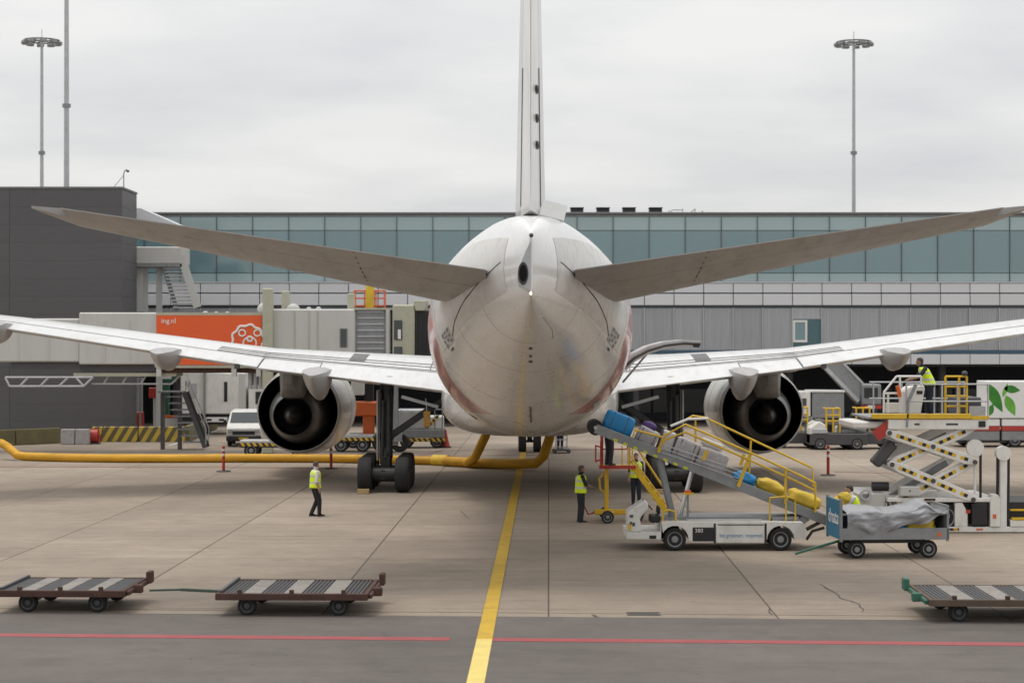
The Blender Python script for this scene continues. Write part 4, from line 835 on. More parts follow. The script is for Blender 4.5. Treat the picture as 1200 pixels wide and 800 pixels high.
# yellow air hose: a long duct from the pier to two risers under the belly
M['hose'] = mat('yellow_hose_fabric', (0.58, 0.30, 0.012), .62, var=.18, scale=1.5, bump=.6, dirt=.5, dcol=(.26,.15,.02), stretch=(.3,1,1))
def hz_(px, py, d): p = W(px, py, d); return p
hd = 84.0
ho = thing('air_hose', 'fat yellow air supply hose lying across the apron to the airliner belly', 'hose', (0,0,0))
def P_(px, py, d, r): p = W(px, py, d); return (p.x, p.y, max(p.z, r))
MB().tube([P_(-30,516,93,.2), P_(2,519,93,.2), P_(10,524,92.5,.2), P_(20,533,92,.2), P_(28,536,92,.2)] + [(W(px,540,90).x, 91.6 - .7*math.sin(px*.013) - (px-60)*.006, .2 + .006*math.sin(px*.05)) for px in range(60, 511, 30)], .2, 14).build('hose_run', M['hose'], ho, smooth=50)
MB().cyl((W(509,540,89).x, 88.6, .22), (W(526,540,89).x, 88.0, .24), .26, n=16).build('coupling', M['yellow'], ho, smooth=40)
hx = [W(px, 540, 86).x for px in (520, 560, 600, 628, 640)]
MB().tube([(hx[0], 87.8, .24), (hx[1], 86.6, .22), (hx[2], 85.6, .24), (hx[3], 85.2, .30), (hx[3] + .32, 85.0, .62), (hx[4] + .12, 84.8, 1.4), (hx[4] + .35, 84.6, 2.5)], [.22,.22,.22,.22,.22,.22,.2], 14).build('riser_hose', M['hose'], ho, smooth=50)
MB().tube([(hx[1] - .5, 86.9, .2), (hx[1] - .1, 85.9, .55), (hx[1] + .35, 85.2, 1.5), (hx[1] + .65, 84.8, 2.5)], [.2,.2,.2,.18], 14).build('riser_hose', M['hose'], ho, smooth=50)
# ladder stand under the nose
ld = thing('ladder_stand', 'small wheeled ladder stand beneath the forward fuselage', 'ladder', G(658, 530.5))
for s in (-.28, .28): MB().beam((s,-.3,.15),(s,.1,2.0),.05,.07).beam((s,.5,.15),(s,.1,2.0),.05,.05).build('rail', M['lightgrey'], ld)
for i in range(5): MB().box(-.27,.27,-.27 + .08*i,-.12 + .08*i,.3 + .36*i,.34 + .36*i).build('rung', M['lightgrey'], ld)
MB().box(-.42,.42,-.45,.7,.12,.2).build('base', M['darkgrey'], ld)
for x in (-.36, .36):
    for y in (-.36, .6): wheel(ld, (x, y, .1), .1, .07)
MB().box(-.35,.35,-.05,.3,1.98,2.04).build('platform', M['lightgrey'], ld)

# ================================================================== people
M['skin'] = mat('skin', (0.40, 0.24, 0.17), .55, var=.06, scale=8)
M['skin2'] = mat('tanned_skin', (0.24, 0.135, 0.09), .55, var=.06, scale=8)
M['hair'] = mat('dark_hair', (0.025, 0.018, 0.014), .6, var=.3, scale=20)
M['hairg'] = mat('short_brown_hair', (0.07, 0.05, 0.038), .7, var=.3, scale=20)
M['trous'] = mat('dark_trousers', (0.020, 0.021, 0.026), .85, var=.25, scale=6)
M['navycloth'] = mat('navy_cloth', (0.018, 0.022, 0.040), .85, var=.25, scale=6)
M['blackcloth'] = mat('black_cloth', (0.016, 0.016, 0.017), .85, var=.25, scale=6)
M['whitecloth'] = mat('white_shirt', (0.62, 0.62, 0.64), .8, var=.08, scale=6)
M['shoe'] = mat('black_shoe', (0.012, 0.012, 0.012), .5)
M['hivis'] = mat('hi_vis_yellow', (0.68, 0.86, 0.02), .7, var=.10, scale=7, bump=.3)
M['reflect'] = mat('reflective_band', (0.50, 0.53, 0.50), .35, .2)
STAND = dict(pel=(0,0,.96), wai=(0,0,1.12), che=(0,.005,1.32), nec=(0,-.005,1.50), hea=(0,.03,1.655),
  Ls=(-.185,0,1.425), Le=(-.235,-.02,1.15), Lw=(-.24,.06,.92), Rs=(.185,0,1.425), Re=(.235,-.02,1.15), Rw=(.24,.06,.92),
  Lh=(-.095,0,.93), Lk=(-.10,.02,.50), La=(-.105,-.02,.09), Rh=(.095,0,.93), Rk=(.10,.02,.50), Ra=(.105,-.02,.09))
def person(label, loc, rz, pose, skin='skin', shirt='blackcloth', trous='trous', hair='hair', sleeves='short', vest=True, bands=True):
    J = {k: Vector(v) for k, v in {**STAND, **pose}.items()}
    root = thing('person', label, 'person', loc, rz)
    mb = MB(); segs = []
    def chain(keys, rs, cls):
        P = [J[k] if isinstance(k, str) else Vector(k) for k in keys]
        for (a, ra), (b, rb_) in zip(list(zip(P, rs))[:-1], list(zip(P, rs))[1:]):
            mb.cyl(a, b, ra, rb_, 14); segs.append((a, b, cls, max(ra, rb_)))
        for p, r in zip(P, rs): mb.sphere(p, r, 12, 8)
    def lerp(a, b, t): return J[a] + (J[b] - J[a]) * t
    sh = (J['Rs'] - J['Ls']); sx = Vector((sh.x, sh.y, 0)).normalized(); sy = Vector((-sx.y, sx.x, 0))
    def ringat(c, w, d, n=20, ax=None): return [c + sx*w*math.cos(a) + sy*d*math.sin(a) for a in [2*math.pi*j/n for j in range(n)]]
    T = [(lerp('pel','wai',-.55), .15, .12), (J['pel'], .188, .138), (lerp('pel','wai',.6), .178, .130), (J['wai'], .170, .125), (lerp('wai','che',.5), .180, .130), (J['che'], .196, .136), (lerp('che','nec',.45), .195, .122), (lerp('che','nec',.78), .125, .085), (J['nec'], .062, .062)]
    mb.loft([ringat(*t) for t in T]); segs += [(J['pel'] - Vector((0,0,.05)), J['wai'] - Vector((0,0,.03)), 'trous', .15), (J['wai'] + Vector((0,0,.0)), lerp('che','nec',.9), 'shirt', .15)]
    chain(['nec', tuple(lerp('nec','hea',.6))], [.060,.058], 'skin')
    hd_ = J['hea']; fw = (Vector((0,1,0)) if 'look' not in pose else Vector(pose['look']).normalized()); fx = Vector((fw.y, -fw.x, 0)); 
    def hp(x, y, z): return hd_ + fx*x + fw*y + Vector((0,0,z))
    hr = []
    for z, w, d, oy in ((-.125,.03,.03,.035),(-.11,.052,.06,.022),(-.06,.068,.088,.006),(0,.076,.098,0),(.05,.074,.098,-.004),(.09,.058,.08,-.006),(.115,.03,.045,-.006),(.122,.008,.01,-.006)):
        hr.append([hp(w*math.cos(a), oy + d*math.sin(a), z) for a in [2*math.pi*j/18 for j in range(18)]])
    mb.loft(hr); mb.sphere(hp(0,.10,-.02), (.014,.02,.024), 8, 6); mb.sphere(hp(.077,-.005,-.005), (.012,.02,.03), 8, 6); mb.sphere(hp(-.077,-.005,-.005), (.012,.02,.03), 8, 6)
    segs.append((hp(0,0,-.1), hp(0,0,.1), 'skin', .09))
    for s in 'LR':
        sg_ = -1 if s == 'L' else 1
        chain([s+'s', s+'e', s+'w'], [.072,.052,.036], 'arm')
        segs[-2] = (*segs[-2][:2], 'shirt', .06); segs[-1] = (*segs[-1][:2], 'shirt' if sleeves == 'long' else 'skin', .045)
        # hand: palm, four fingers, thumb
        w = J[s+'w']; dr = (w - J[s+'e']).normalized(); side_ = dr.cross(Vector((0,0,1))); side_ = side_.normalized() if side_.length > .2 else Vector((0,1,0)) ; nrm = dr.cross(side_)
        mb.beam(w - dr*.01, w + dr*.09, .075, .03, up=nrm); segs.append((w, w + dr*.19, 'skin', .05))
        for i, l in enumerate((.062,.075,.07,.055)):
            b0 = w + dr*.085 + side_*(-.028 + .019*i); b1 = b0 + dr*l*.55 + nrm*.012; b2 = b1 + dr*l*.40 + nrm*.03; mb.tube([b0 - dr*.02, b1, b2], [.0095,.009,.0075], 8)
        t0 = w + dr*.03 + side_*-.035; mb.tube([t0, t0 + dr*.035 - side_*.028, t0 + dr*.07 - side_*.034 + nrm*.012], [.012,.010,.0085], 8)
        chain([s+'h', s+'k', s+'a'], [.108,.078,.064], 'trous')
        a = J[s+'a']; toe = Vector(pose.get(s+'t', (0,1,0))); toe = Vector((toe.x, toe.y, 0)).normalized(); sd_ = Vector((toe.y,-toe.x,0))
        fr_ = []
        for y, w_, z0, z1 in ((-.075,.03,.0,.06),(-.05,.042,.0,.085),(.03,.044,.0,.09),(.12,.050,.0,.06),(.17,.044,.0,.045),(.20,.02,.005,.03)):
            c = Vector((a.x, a.y, a.z - .09)) + toe*y; fr_.append([c + sd_*w_ + Vector((0,0,z0)), c + sd_*w_*.8 + Vector((0,0,z1)), c - sd_*w_*.8 + Vector((0,0,z1)), c - sd_*w_ + Vector((0,0,z0))])
        mb.loft(fr_); segs.append((a + toe*-.05 - Vector((0,0,.055)), a + toe*.18 - Vector((0,0,.06)), 'shoe', .05))
    tmp = mb.build('body_tmp', M['skin']); md = tmp.modifiers.new('r', 'REMESH'); md.mode = 'VOXEL'; md.voxel_size = .0125; sm = tmp.modifiers.new('s', 'SMOOTH'); sm.factor = .5; sm.iterations = 3
    bpy.context.view_layer.update(); me = bpy.data.meshes.new_from_object(tmp.evaluated_get(bpy.context.evaluated_depsgraph_get())); bpy.data.objects.remove(tmp)
    me.name = 'body'; me.materials.clear(); order = ['skin', 'shirt', 'trous', 'shoe', 'dark']
    for k in (skin, shirt, trous, 'shoe', 'hair'): me.materials.append(M[k])
    A = np.array([s[0] for s in segs]); B = np.array([s[1] for s in segs]); RR = np.array([s[3] for s in segs]); C = [order.index(s[2]) for s in segs]
    nf = len(me.polygons); cen = np.empty(nf*3); me.polygons.foreach_get('center', cen); cen = cen.reshape(-1,3); best = np.full(nf, 1e9); cls = np.zeros(nf, int)
    for a, b, r, c in zip(A, B, RR, C):
        d = b - a; t = np.clip(((cen - a) @ d)/max(d @ d, 1e-9), 0, 1); q = np.linalg.norm(cen - (a + t[:,None]*d), axis=1) - r; k = q < best; best[k] = q[k]; cls[k] = c
    for ex_ in (hp(.032,.088,.01), hp(-.032,.088,.01)): cls[np.linalg.norm(cen - np.array(ex_), axis=1) < .015] = 4
    me.polygons.foreach_set('material_index', cls.astype(np.int32)); me.shade_smooth(); me.update()
    link_mesh('body', me, root)
    hc = MB(); cap_ = []
    for z, w, d, oy in ((-.035,.079,.088,-.022),(.02,.083,.098,-.014),(.06,.080,.102,-.008),(.095,.064,.088,-.008),(.122,.034,.05,-.008),(.131,.006,.01,-.008)):
        cap_.append([hp(w*math.cos(a), oy + d*math.sin(a)*(1 if math.sin(a) < 0 or z > .05 else .45), z) for a in [2*math.pi*j/18 for j in range(18)]])
    hc.loft(cap_); hc.build('hair', M[hair], root, smooth=60)
    if vest:
        vm = MB(); V = [(lerp('pel','wai',-.25), .222, .172), (J['pel'], .220, .170), (lerp('pel','wai',.6), .212, .162), (J['wai'], .208, .158), (lerp('wai','che',.25), .206, .156), (lerp('wai','che',.5), .207, .157), (lerp('wai','che',.75), .210, .158), (J['che'], .216, .158), (lerp('che','nec',.40), .220, .144), (lerp('che','nec',.62), .190, .124), (lerp('che','nec',.84), .126, .100)]
        rr = random.Random(len(label)); rings = []
        for c, w, d in V: rings.append([p + (p - c).normalized()*rr.uniform(-.004,.007) for p in ringat(c, w, d, 24)])
        vm.loft(rings, cap=False)
        for i in range(len(rings) - 1):
            if bands and i in (2, 6): 
                for j in range(24): vm.m[i*24 + j] = 1
        for j in (5, 7, 17, 19) if bands else ():
            for i in range(6, 10): vm.m[i*24 + j] = 1
        vo = vm.build('vest', [M['hivis'], M['reflect']], root, smooth=60); sol = vo.modifiers.new('s', 'SOLIDIFY'); sol.thickness = .012; sol.offset = 1
    return root
person('man in hi-vis vest and white shirt walking alone on the apron by the left engine', G(369.5, 604.5), R(-62), dict(
    Lk=(-.09,.10,.51), La=(-.10,-.10,.09), Rk=(.10,.10,.51), Ra=(.10,.10,.09), Lw=(-.24,.10,.90), Rw=(.25,.02,.90), Re=(.24,-.06,1.15), look=(-.25,1,0)), shirt='whitecloth', hair='hairg', trous='blackcloth')
person('man in hi-vis vest standing beside the yellow platform steps holding a tow handle', G(680.5, 611.5), R(-75), dict(
    Re=(.24,.10,1.18), Rw=(.20,.32,1.10), Lw=(-.22,.12,.93), look=(.1,1,0)), hair='hairg', skin='skin2')
person('man in hi-vis vest standing behind the yellow steps under the wing', G(745.5, 590.5), R(170), dict(Lw=(-.26,.10,.93)), trous='navycloth', hair='hairg')
person('man in dark clothes standing on the red-railed platform under the belt', (W(713,546,60.2).x + .03, 60.3, 1.80), R(-60), dict(che=(0,.06,1.29), nec=(0,.12,1.43), hea=(0,.20,1.53), Ls=(-.185,.1,1.37), Rs=(.185,.1,1.37), Re=(.24,.22,1.22), Rw=(.2,.42,1.35), Le=(-.24,.22,1.22), Lw=(-.2,.44,1.32)), sleeves='long', vest=False)
person('man in hi-vis vest half hidden behind the ladder under the nose', G(656.5, 528.5) + Vector((0,.3,0)), R(200), dict(), trous='navycloth')

# ================================================================== belt loader
BD = 52.3; bsx = S(BD)
BL = thing('belt_loader', 'white belt loader truck with raised conveyor and yellow handrails at the rear hold', 'belt loader', (5.6, BD + 1.05, 0))
def lx(px, s=bsx): return (px - 600)/s - 5.6
def lz(py, s=bsx): return CH - (py - 400)/s
Y0, Y1 = -1.05, 1.05
def arc(cx, cz, r, a0, a1, n=9): return [(cx + r*math.cos(R(a0 + (a1-a0)*i/n)), cz + r*math.sin(R(a0 + (a1-a0)*i/n))) for i in range(n+1)]
wx = (lx(791), lx(915)); wr = .31
zb0 = .24
body = [(lx(735), zb0 + .08), (lx(776.5), zb0 + .08)] + arc(wx[0], wr, .37, 180, 0) + [(lx(812), zb0)] + [(lx(897), zb0)] + arc(wx[1], wr, .37, 180, 0) + [(lx(940), zb0 + .1), (lx(946), lz(628)), (lx(941), lz(612)), (lx(898), lz(611)), (lx(775), lz(611)), (lx(774), lz(623)), (lx(751), lz(623.5)), (lx(735), lz(623))]
MB().prism(body, Y0, Y1, 'xz').build('chassis', M['white'], BL, bevel=.02)
cabp = [(lx(735.5), lz(623.2)), (lx(735.5), lz(600)), (lx(756), lz(586)), (lx(760), lz(590)), (lx(759), lz(597)), (lx(750), lz(607)), (lx(752), lz(623.2))]
cbl = MB().prism(cabp, Y0 + .02, -.1, 'xz').build('driver_console', M['white'], BL, bevel=.03)
for a in ((738,742,603,606),(738,740.5,611,614),(741,744,612,616)): MB().box(lx(a[0]), lx(a[1]), Y0 - .005, Y0 + .02, lz(a[3]), lz(a[2])).build('sticker', M['darkgrey'], cbl)
MB().box(lx(736), lx(739.5), Y0 - .004, Y0 + .02, lz(621), lz(614)).build('yellow_marker', M['yellow'], cbl)
MB().box(lx(761), lx(769), Y0 - .006, Y0 + .02, lz(631), lz(627)).build('step_recess', M['black'], BL)
MB().box(lx(811.5), lx(836.5), Y0 - .02, Y0 + .03, lz(634), lz(617.5)).build('engine_grille', M['black'], BL, bevel=.02)
MB().box(lx(839), lx(896), Y0 - .015, Y0 + .03, lz(636), lz(615.3)).build('side_panel', M['white'], BL, bevel=.03)
for p in (837.6, 897.2): MB().box(lx(p) - .03, lx(p) + .03, Y0 - .004, Y0 + .02, lz(636), lz(613)).build('panel_gap', M['black'], BL)
MB().box(lx(841), lx(895), Y0 - .017, Y0 - .002, lz(615), lz(614)).build('panel_gap', M['black'], BL)
text('slogan', 'be greener, inspired.', .155, mat('blue_print', (.10,.28,.48), .5), BL, (lx(869), Y0 - .02, lz(627)), (R(90),0,0), sx=.92); text('fleet_number', '380', .15, wt, BL, (lx(819), Y0 - .026, lz(621.5)), (R(90),0,0))
st_ = MB().box(lx(762), lx(774), -.9, -.3, lz(613), lz(604)).box(lx(771), lx(774.5), -.9, -.3, lz(604), lz(594)).build('seat', M['black'], BL, bevel=.05)
MB().lathe([(.17,-.015),(.2,-.015),(.2,.015),(.17,.015),(.17,-.015)], (lx(760), -.6, lz(592)), (.75,0,.66), 20).build('steering_wheel', M['black'], BL, smooth=50)
MB().beam((lx(752), -.6, lz(612)), (lx(760), -.6, lz(592)), .05, .05).build('steering_column', M['black'], BL)
for x in wx:
    for y in (Y0 + .13, Y1 - .13): wheel(BL, (x, y, wr), wr, .24)
MB().box(lx(776), lx(939), -.6, .6, lz(610.9), lz(607)).build('deck_frame', M['grey'], BL)
MB().box(lx(805), lx(893), -.95, -.8, lz(610.9), lz(609)).build('kick_board', M['offwhite'], BL)
for y in (-.8,): MB().cyl((lx(807), y, lz(617)), (lx(807), y, lz(578)), .03, n=8).build('beacon_pole', M['grey'], BL); MB().cyl((lx(807), -.8, lz(578)), (lx(807), -.8, lz(575)), .09, n=12).build('beacon', M['orange'], BL, smooth=40); MB().box(lx(801.5), lx(814), -.9, -.7, lz(580), lz(578)).build('beacon_plate', M['yellow'], BL)
# conveyor
s53 = S(BD + 1.05); A = Vector((lx(697, s53), 0, lz(500, s53))); B = Vector((lx(973, s53), 0, lz(610, s53))); dv = (B - A).normalized(); nv = Vector((-dv.z, 0, dv.x)) * -1
nv = Vector((dv.z*-1, 0, dv.x)); nv = nv if nv.z > 0 else -nv
def cv(t, y, h): return A + (B - A)*t + Vector((0, y, 0)) + nv*h
cf = MB()
for y in (-.47, .47): cf.beam(cv(0, y, -.02), cv(1, y, -.02), .07, .26, up=tuple(nv))
for t in np.linspace(.05, .95, 9): cf.beam(cv(t, -.45, -.08), cv(t, .45, -.08), .06, .08)
conv = cf.build('conveyor_frame', M['grey'], BL, bevel=.01)
MB().beam(cv(.005, 0, .04), cv(.995, 0, .04), .84, .03, up=tuple(nv)).build('belt', mat('belt_rubber', (.045,.045,.05), .8, var=.25, scale=3, dirt=.4, dcol=(.12,.11,.1)), conv)
cl_ = MB().beam((0,-.42,0),(0,.42,0), .03, .018, up=(0,0,1)).mesh('cleat', M['rubber'])
for i in range(26): link_mesh('cleat', cl_, conv, cv((i + .5)/26, 0, .064), (0, math.atan2(-dv.z, dv.x), 0))
MB().cyl(cv(0, -.5, 0), cv(0, .5, 0), .21, n=24).build('head_roller', M['rubber'], conv, smooth=40); MB().cyl(cv(0, -.515, 0), cv(0, -.5, 0), .05, n=12).build('roller_hub', M['lightgrey'], conv); MB().cyl(cv(1, -.46, 0), cv(1, .46, 0), .10, n=18).build('tail_roller', M['darkgrey'], conv, smooth=40)
mk = MB().cbox((0,0,0), (.12,.01,.07)).mesh('yellow_mark', mat('yellow_green_mark', (.55,.55,.03), .5))
for i in range(8): link_mesh('yellow_mark', mk, conv, cv(.09 + i*.042, -.512, -.11), (0, math.atan2(-dv.z, dv.x), 0))
def pp(px, py, y): return (lx(px, S(BD + 1.05 + y)), y, lz(py, S(BD + 1.05 + y)))
hr_ = MB()
for dz in (0, 9): hr_.tube([pp(773, 523, -.58), pp(779, 510 + dz*.6, -.58), pp(803, 497 + dz, -.58), pp(880, 530.5 + dz, -.58), pp(938, 557 + dz, -.58), pp(955.5, 566 + dz, -.58)], .03, 8)
hr_.tube([pp(955.5, 566, -.58), pp(955.5, 600, -.58)], .03, 8); hro = hr_.build('handrail', M['yellow'], conv, smooth=50)
for a, b in (((880,530),(865,570)), ((872,532),(868,545)), ((921,550),(920,590)), ((773,523),(772,530))): MB().beam(pp(*a, -.56), pp(*b, -.56), .06, .09).build('rail_post', M['yellow'], conv)
MB().tube([pp(742, 512, -.56), pp(744, 503.5, -.56), pp(776, 512, -.56)], .03, 8).build('handrail', M['yellow'], conv, smooth=50); MB().beam(pp(829, 527, -.55), pp(824, 539, -.55), .05, .09).build('rail_post', M['yellow'], conv)
MB().tube([pp(800, 494, .58), pp(812, 487, .58), pp(826, 489, .58), pp(952, 548, .58), pp(953, 570, .58)], .03, 8).build('handrail', M['yellow'], conv, smooth=50)
for a in ((815, 489, 815, 530), (880, 516, 878, 556)): MB().beam(pp(a[0], a[1], .58), pp(a[2], a[3], .58), .05, .06).build('rail_post', M['yellow'], conv)
MB().tube([pp(786, 499, .5), pp(806, 491, .5), pp(830, 490, .5)], .035, 8).build('light_bar', M['white_clean'], conv)
gr_ = MB()
for y0_ in (0, 5, 10): gr_.tube([pp(775, 520 + y0_, -.53), pp(870, 552 + y0_, -.53)], .012, 6)
gr_.build('side_guard', M['lightgrey'], conv)
for px in (902, 921, 932): MB().cyl(pp(px, 617, -.75), pp(px, 583 if px < 915 else 580, -.75), .022, n=8).build('stanchion', M['yellow'], BL)
MB().tube([pp(902, 583, -.75), pp(921, 581.5, -.75), pp(932, 584, -.75)], .022, 8).build('stanchion_rail', M['yellow'], BL)
MB().cyl(pp(903, 617, -.7), pp(903, 607, -.7), .04, n=8).build('lever', M['black'], BL)
for y in (-.35, .35): MB().beam((lx(793), y, lz(613)), tuple(cv(.28, y, -.14)), .1, .15).build('lift_strut', M['grey'], BL, bevel=.01)
MB().cyl((lx(800), 0, lz(612)), tuple(cv(.42, 0, -.14)), .06, n=12).build('lift_cylinder', M['chrome'], BL, smooth=40)
for y in (-.38, .38): MB().beam((lx(939), y, lz(616)), tuple(cv(.90, y, -.12)), .14, .2).build('rear_support', M['grey'], BL)
MB().tube([pp(945, 620, -.3), pp(960, 612, -.3), pp(975, 608, -.3)], .05, 8).tube([pp(945, 632, -.3), pp(952, 622, -.3), pp(966, 618, -.3)], .04, 8).build('tow_bracket', M['darkgrey'], BL)
MB().tube([pp(776, 616, -.95), pp(777, 600, -.95), pp(783, 597, -.95), pp(791, 599, -.95), pp(793, 616, -.95)], .03, 8).build('grab_rail', M['yellow'], BL, smooth=50)

# ---- luggage on the belt (each piece its own thing)
def lump(name, label, cat, size, m, loc, rot, seed=0, e=3.2, amp=.06, group=None, extra=None):
    mb = MB(); nu, nv_ = 22, 14; rings = []
    def sp(c, p): return math.copysign(abs(c)**p, c)
    for i in range(nv_ + 1):
        b = -math.pi/2 + math.pi*(i + .03)/(nv_ + .06); r = []
        for j in range(nu):
            a = 2*math.pi*j/nu; p = 2/e; v = Vector((sp(math.cos(b), p)*sp(math.cos(a), p), sp(math.cos(b), p)*sp(math.sin(a), p), sp(math.sin(b), p)))
            k = 1 + amp*2*mnoise.noise(v*1.4 + Vector((seed*7.1,0,0))) + amp*mnoise.noise(v*3.7 + Vector((0,seed*3.3,0)))
            r.append((v.x*size[0]/2*k, v.y*size[1]/2*k, v.z*size[2]/2*k))
        rings.append(r)
    mb.loft(rings); t = thing(name, label, cat, loc, 0, group); t.rotation_euler = rot; mb.build('shell', m, t, smooth=55)
    if extra: extra(t)
    return t
M['bluecase'] = mat('bright_blue_nylon', (0.01, 0.22, 0.50), .45, var=.12, scale=4, bump=.3); M['greycase'] = mat('lavender_grey_plastic_wrap', (0.42, 0.405, 0.42), .35, var=.22, scale=7, bump=.5, dirt=.4, dcol=(.16,.14,.17))
M['ybag'] = mat('yellow_mail_bag', (0.60, 0.42, 0.04), .6, var=.15, scale=4, bump=.6, dirt=.25, dcol=(.30,.2,.03)); M['purple'] = mat('purple_bag', (.08,.04,.16), .6)
M['palecase'] = mat('pale_wrapped_case', (0.55, 0.54, 0.55), .35, var=.12, scale=6, bump=.5)
ba = math.atan2(-dv.z, dv.x)
def onbelt(t, h, y=0): p = cv(t, y, .055 + h); return (BL.location.x + p.x, BL.location.y + p.y, p.z)
def handle(L):
    def f(t): 
        MB().tube([(-.1,-.0,L),(-.1,0,L+.05),(.1,0,L+.05),(.1,0,L)], .014, 6).build('handle', M['black'], t)
        for s in (-1,1): MB().cbox((s*.2,-.0,0), (.02,.505,L*2 + .012)).build('strap', M['darkgrey'], t)
        for s in (-1,1): MB().cyl((s*.22,-.2,-L - .0),(s*.22,-.16,-L - .0),.035,n=10).build('castor', M['black'], t)
    return f
lump('suitcase', 'bright blue suitcase at the top of the conveyor', 'suitcase', (.84,.5,.56), M['bluecase'], onbelt(.082, .28), (0, ba, 0), 1, 6.5, .025, extra=handle(.26))
lump('suitcase', 'wrapped grey suitcase directly below the blue one on the conveyor', 'suitcase', (.58,.5,.46), M['greycase'], onbelt(.205, .23), (0, ba + .1, 0), 2, 7, .025, extra=handle(.19))
lump('suitcase', 'small pale suitcase standing between the wrapped grey cases on the belt', 'suitcase', (.42,.46,.60), M['palecase'], onbelt(.285, .30, .1), (0, ba - .05, 0), 3, 7, .02, extra=handle(.28))
lump('suitcase', 'lavender grey suitcase with ridged shell halfway up the conveyor', 'suitcase', (.66,.5,.58), M['greycase'], onbelt(.365, .29), (0, ba + .05, 0), 4, 7, .025, extra=handle(.23))
lump('suitcase', 'largest grey suitcase lying flat on the middle of the belt', 'suitcase', (.86,.52,.58), M['greycase'], onbelt(.475, .29), (0, ba, 0), 5, 7, .02, extra=handle(.21))
lump('parcel', 'pale flat parcel lying on top of the largest grey suitcase', 'parcel', (.62,.4,.2), M['palecase'], onbelt(.455, .69), (0, ba, 0), 6, 6, .03)
lump('holdall', 'small purple bag at the far side of the belt near the blue suitcase', 'bag', (.4,.3,.26), M['purple'], onbelt(.20, .52, .12), (0, ba, 0), 7, 2.6, .08)
lump('duffel_bag', 'crumpled blue bag on the conveyor just above the yellow sacks', 'bag', (.62,.42,.36), M['bluecase'], onbelt(.625, .16), (0, ba, 0), 8, 2.4, .14)
lump('mail_bag', 'yellow sack on the conveyor next to the crumpled blue bag', 'sack', (.80,.5,.40), M['ybag'], onbelt(.735, .19), (0, ba, 0), 9, 2.6, .11)
lump('mail_bag', 'plump yellow sack at the lower end of the conveyor', 'sack', (.96,.55,.46), M['ybag'], onbelt(.875, .22), (0, ba, 0), 10, 2.6, .11)

# ================================================================== service platform
SP = thing('access_platform', 'yellow wheeled access platform with red railing and steps under the fuselage', 'access platform', (W(711,400,60.5).x, 60.5, 0))
sp_ = S(60.5); qx = lambda px: (px - 711)/sp_; qz = lambda py: CH - (py - 400)/sp_
MB().box(qx(703), qx(744), -.05, .95, qz(548), qz(545.5)).build('deck', M['yellow'], SP, bevel=.01); MB().box(qx(702), qx(745), -.09, -.052, qz(549), qz(545)).build('toe_board', M['red'], SP)
MB().box(qx(709), qx(714), .35, .5, .3, qz(549)).build('column', M['yellow'], SP, bevel=.015); MB().box(qx(697), qx(752), .3, .5, .22, .38).build('base_beam', M['yellow'], SP, bevel=.02); MB().box(qx(712), qx(720), -.3, 1.1, .2, .34).build('axle_beam', M['yellow'], SP)
for y in (-.3, 1.1): wheel(SP, (qx(711.5), y, .20), .20, .12)
wheel(SP, (qx(748), .4, .20), .2, .12)
rr_ = MB()
for x in (698, 704):
    for z0, z1 in ((517 if x > 700 else 521, 545 if x > 700 else 541),): rr_.cyl((qx(x), -.05, qz(z1)), (qx(x), -.05, qz(z0)), .025, n=8)
rr_.tube([(qx(698),-.05,qz(522)),(qx(706),-.05,qz(524))], .025, 8).tube([(qx(698),-.05,qz(540)),(qx(704),-.05,qz(538))], .025, 8)
rr_.tube([(qx(706),-.05,qz(545)),(qx(706),-.05,qz(508)),(qx(706),.9,qz(508)),(qx(706),.9,qz(545))], .025, 8)
rr_.tube([(qx(706),-.05,qz(526)),(qx(734),-.05,qz(526)),(qx(736),-.05,qz(521))], .02, 8); rr_.build('red_railing', M['red'], SP, smooth=50)
for px in (729, 741): MB().cyl((qx(px),-.04,qz(545)),(qx(px),-.04,qz(522)),.02,n=8).build('yellow_post', M['yellow'], SP)
for y in (.0, .85): MB().beam((qx(743), y, qz(547)), (qx(788), y, .10), .05, .17).build('stringer', M['yellow'], SP)
for y in (.0, .85): MB().tube([(qx(738), y, qz(546)), (qx(738), y, qz(521)), (qx(748), y, qz(526)), (qx(788), y, qz(586)), (qx(789), y, .2)], .025, 8).build('handrail', M['yellow'], SP, smooth=50)
for y in (.0, .85): MB().tube([(qx(741), y, qz(536)), (qx(786), y, qz(598))], .02, 8).build('mid_rail', M['yellow'], SP)
for i in range(7): 
    f = (i + .5)/7; MB().box(qx(743 + 44*f) - .12, qx(743 + 44*f) + .12, .0, .85, qz(547)*(1-f) + .1*f, qz(547)*(1-f) + .1*f + .05).build('tread', M['yellow'], SP)
MB().tube([(qx(697), .4, .28), (qx(690), .4, .22), (qx(684), .35, .55)], .025, 8).build('tow_handle', M['red'], SP); MB().tube([(qx(708),.4,1.5),(qx(703),.4,1.35),(qx(704),.4,1.0),(qx(709),.4,.9)],.035,8).build('crank', M['yellow'], SP)

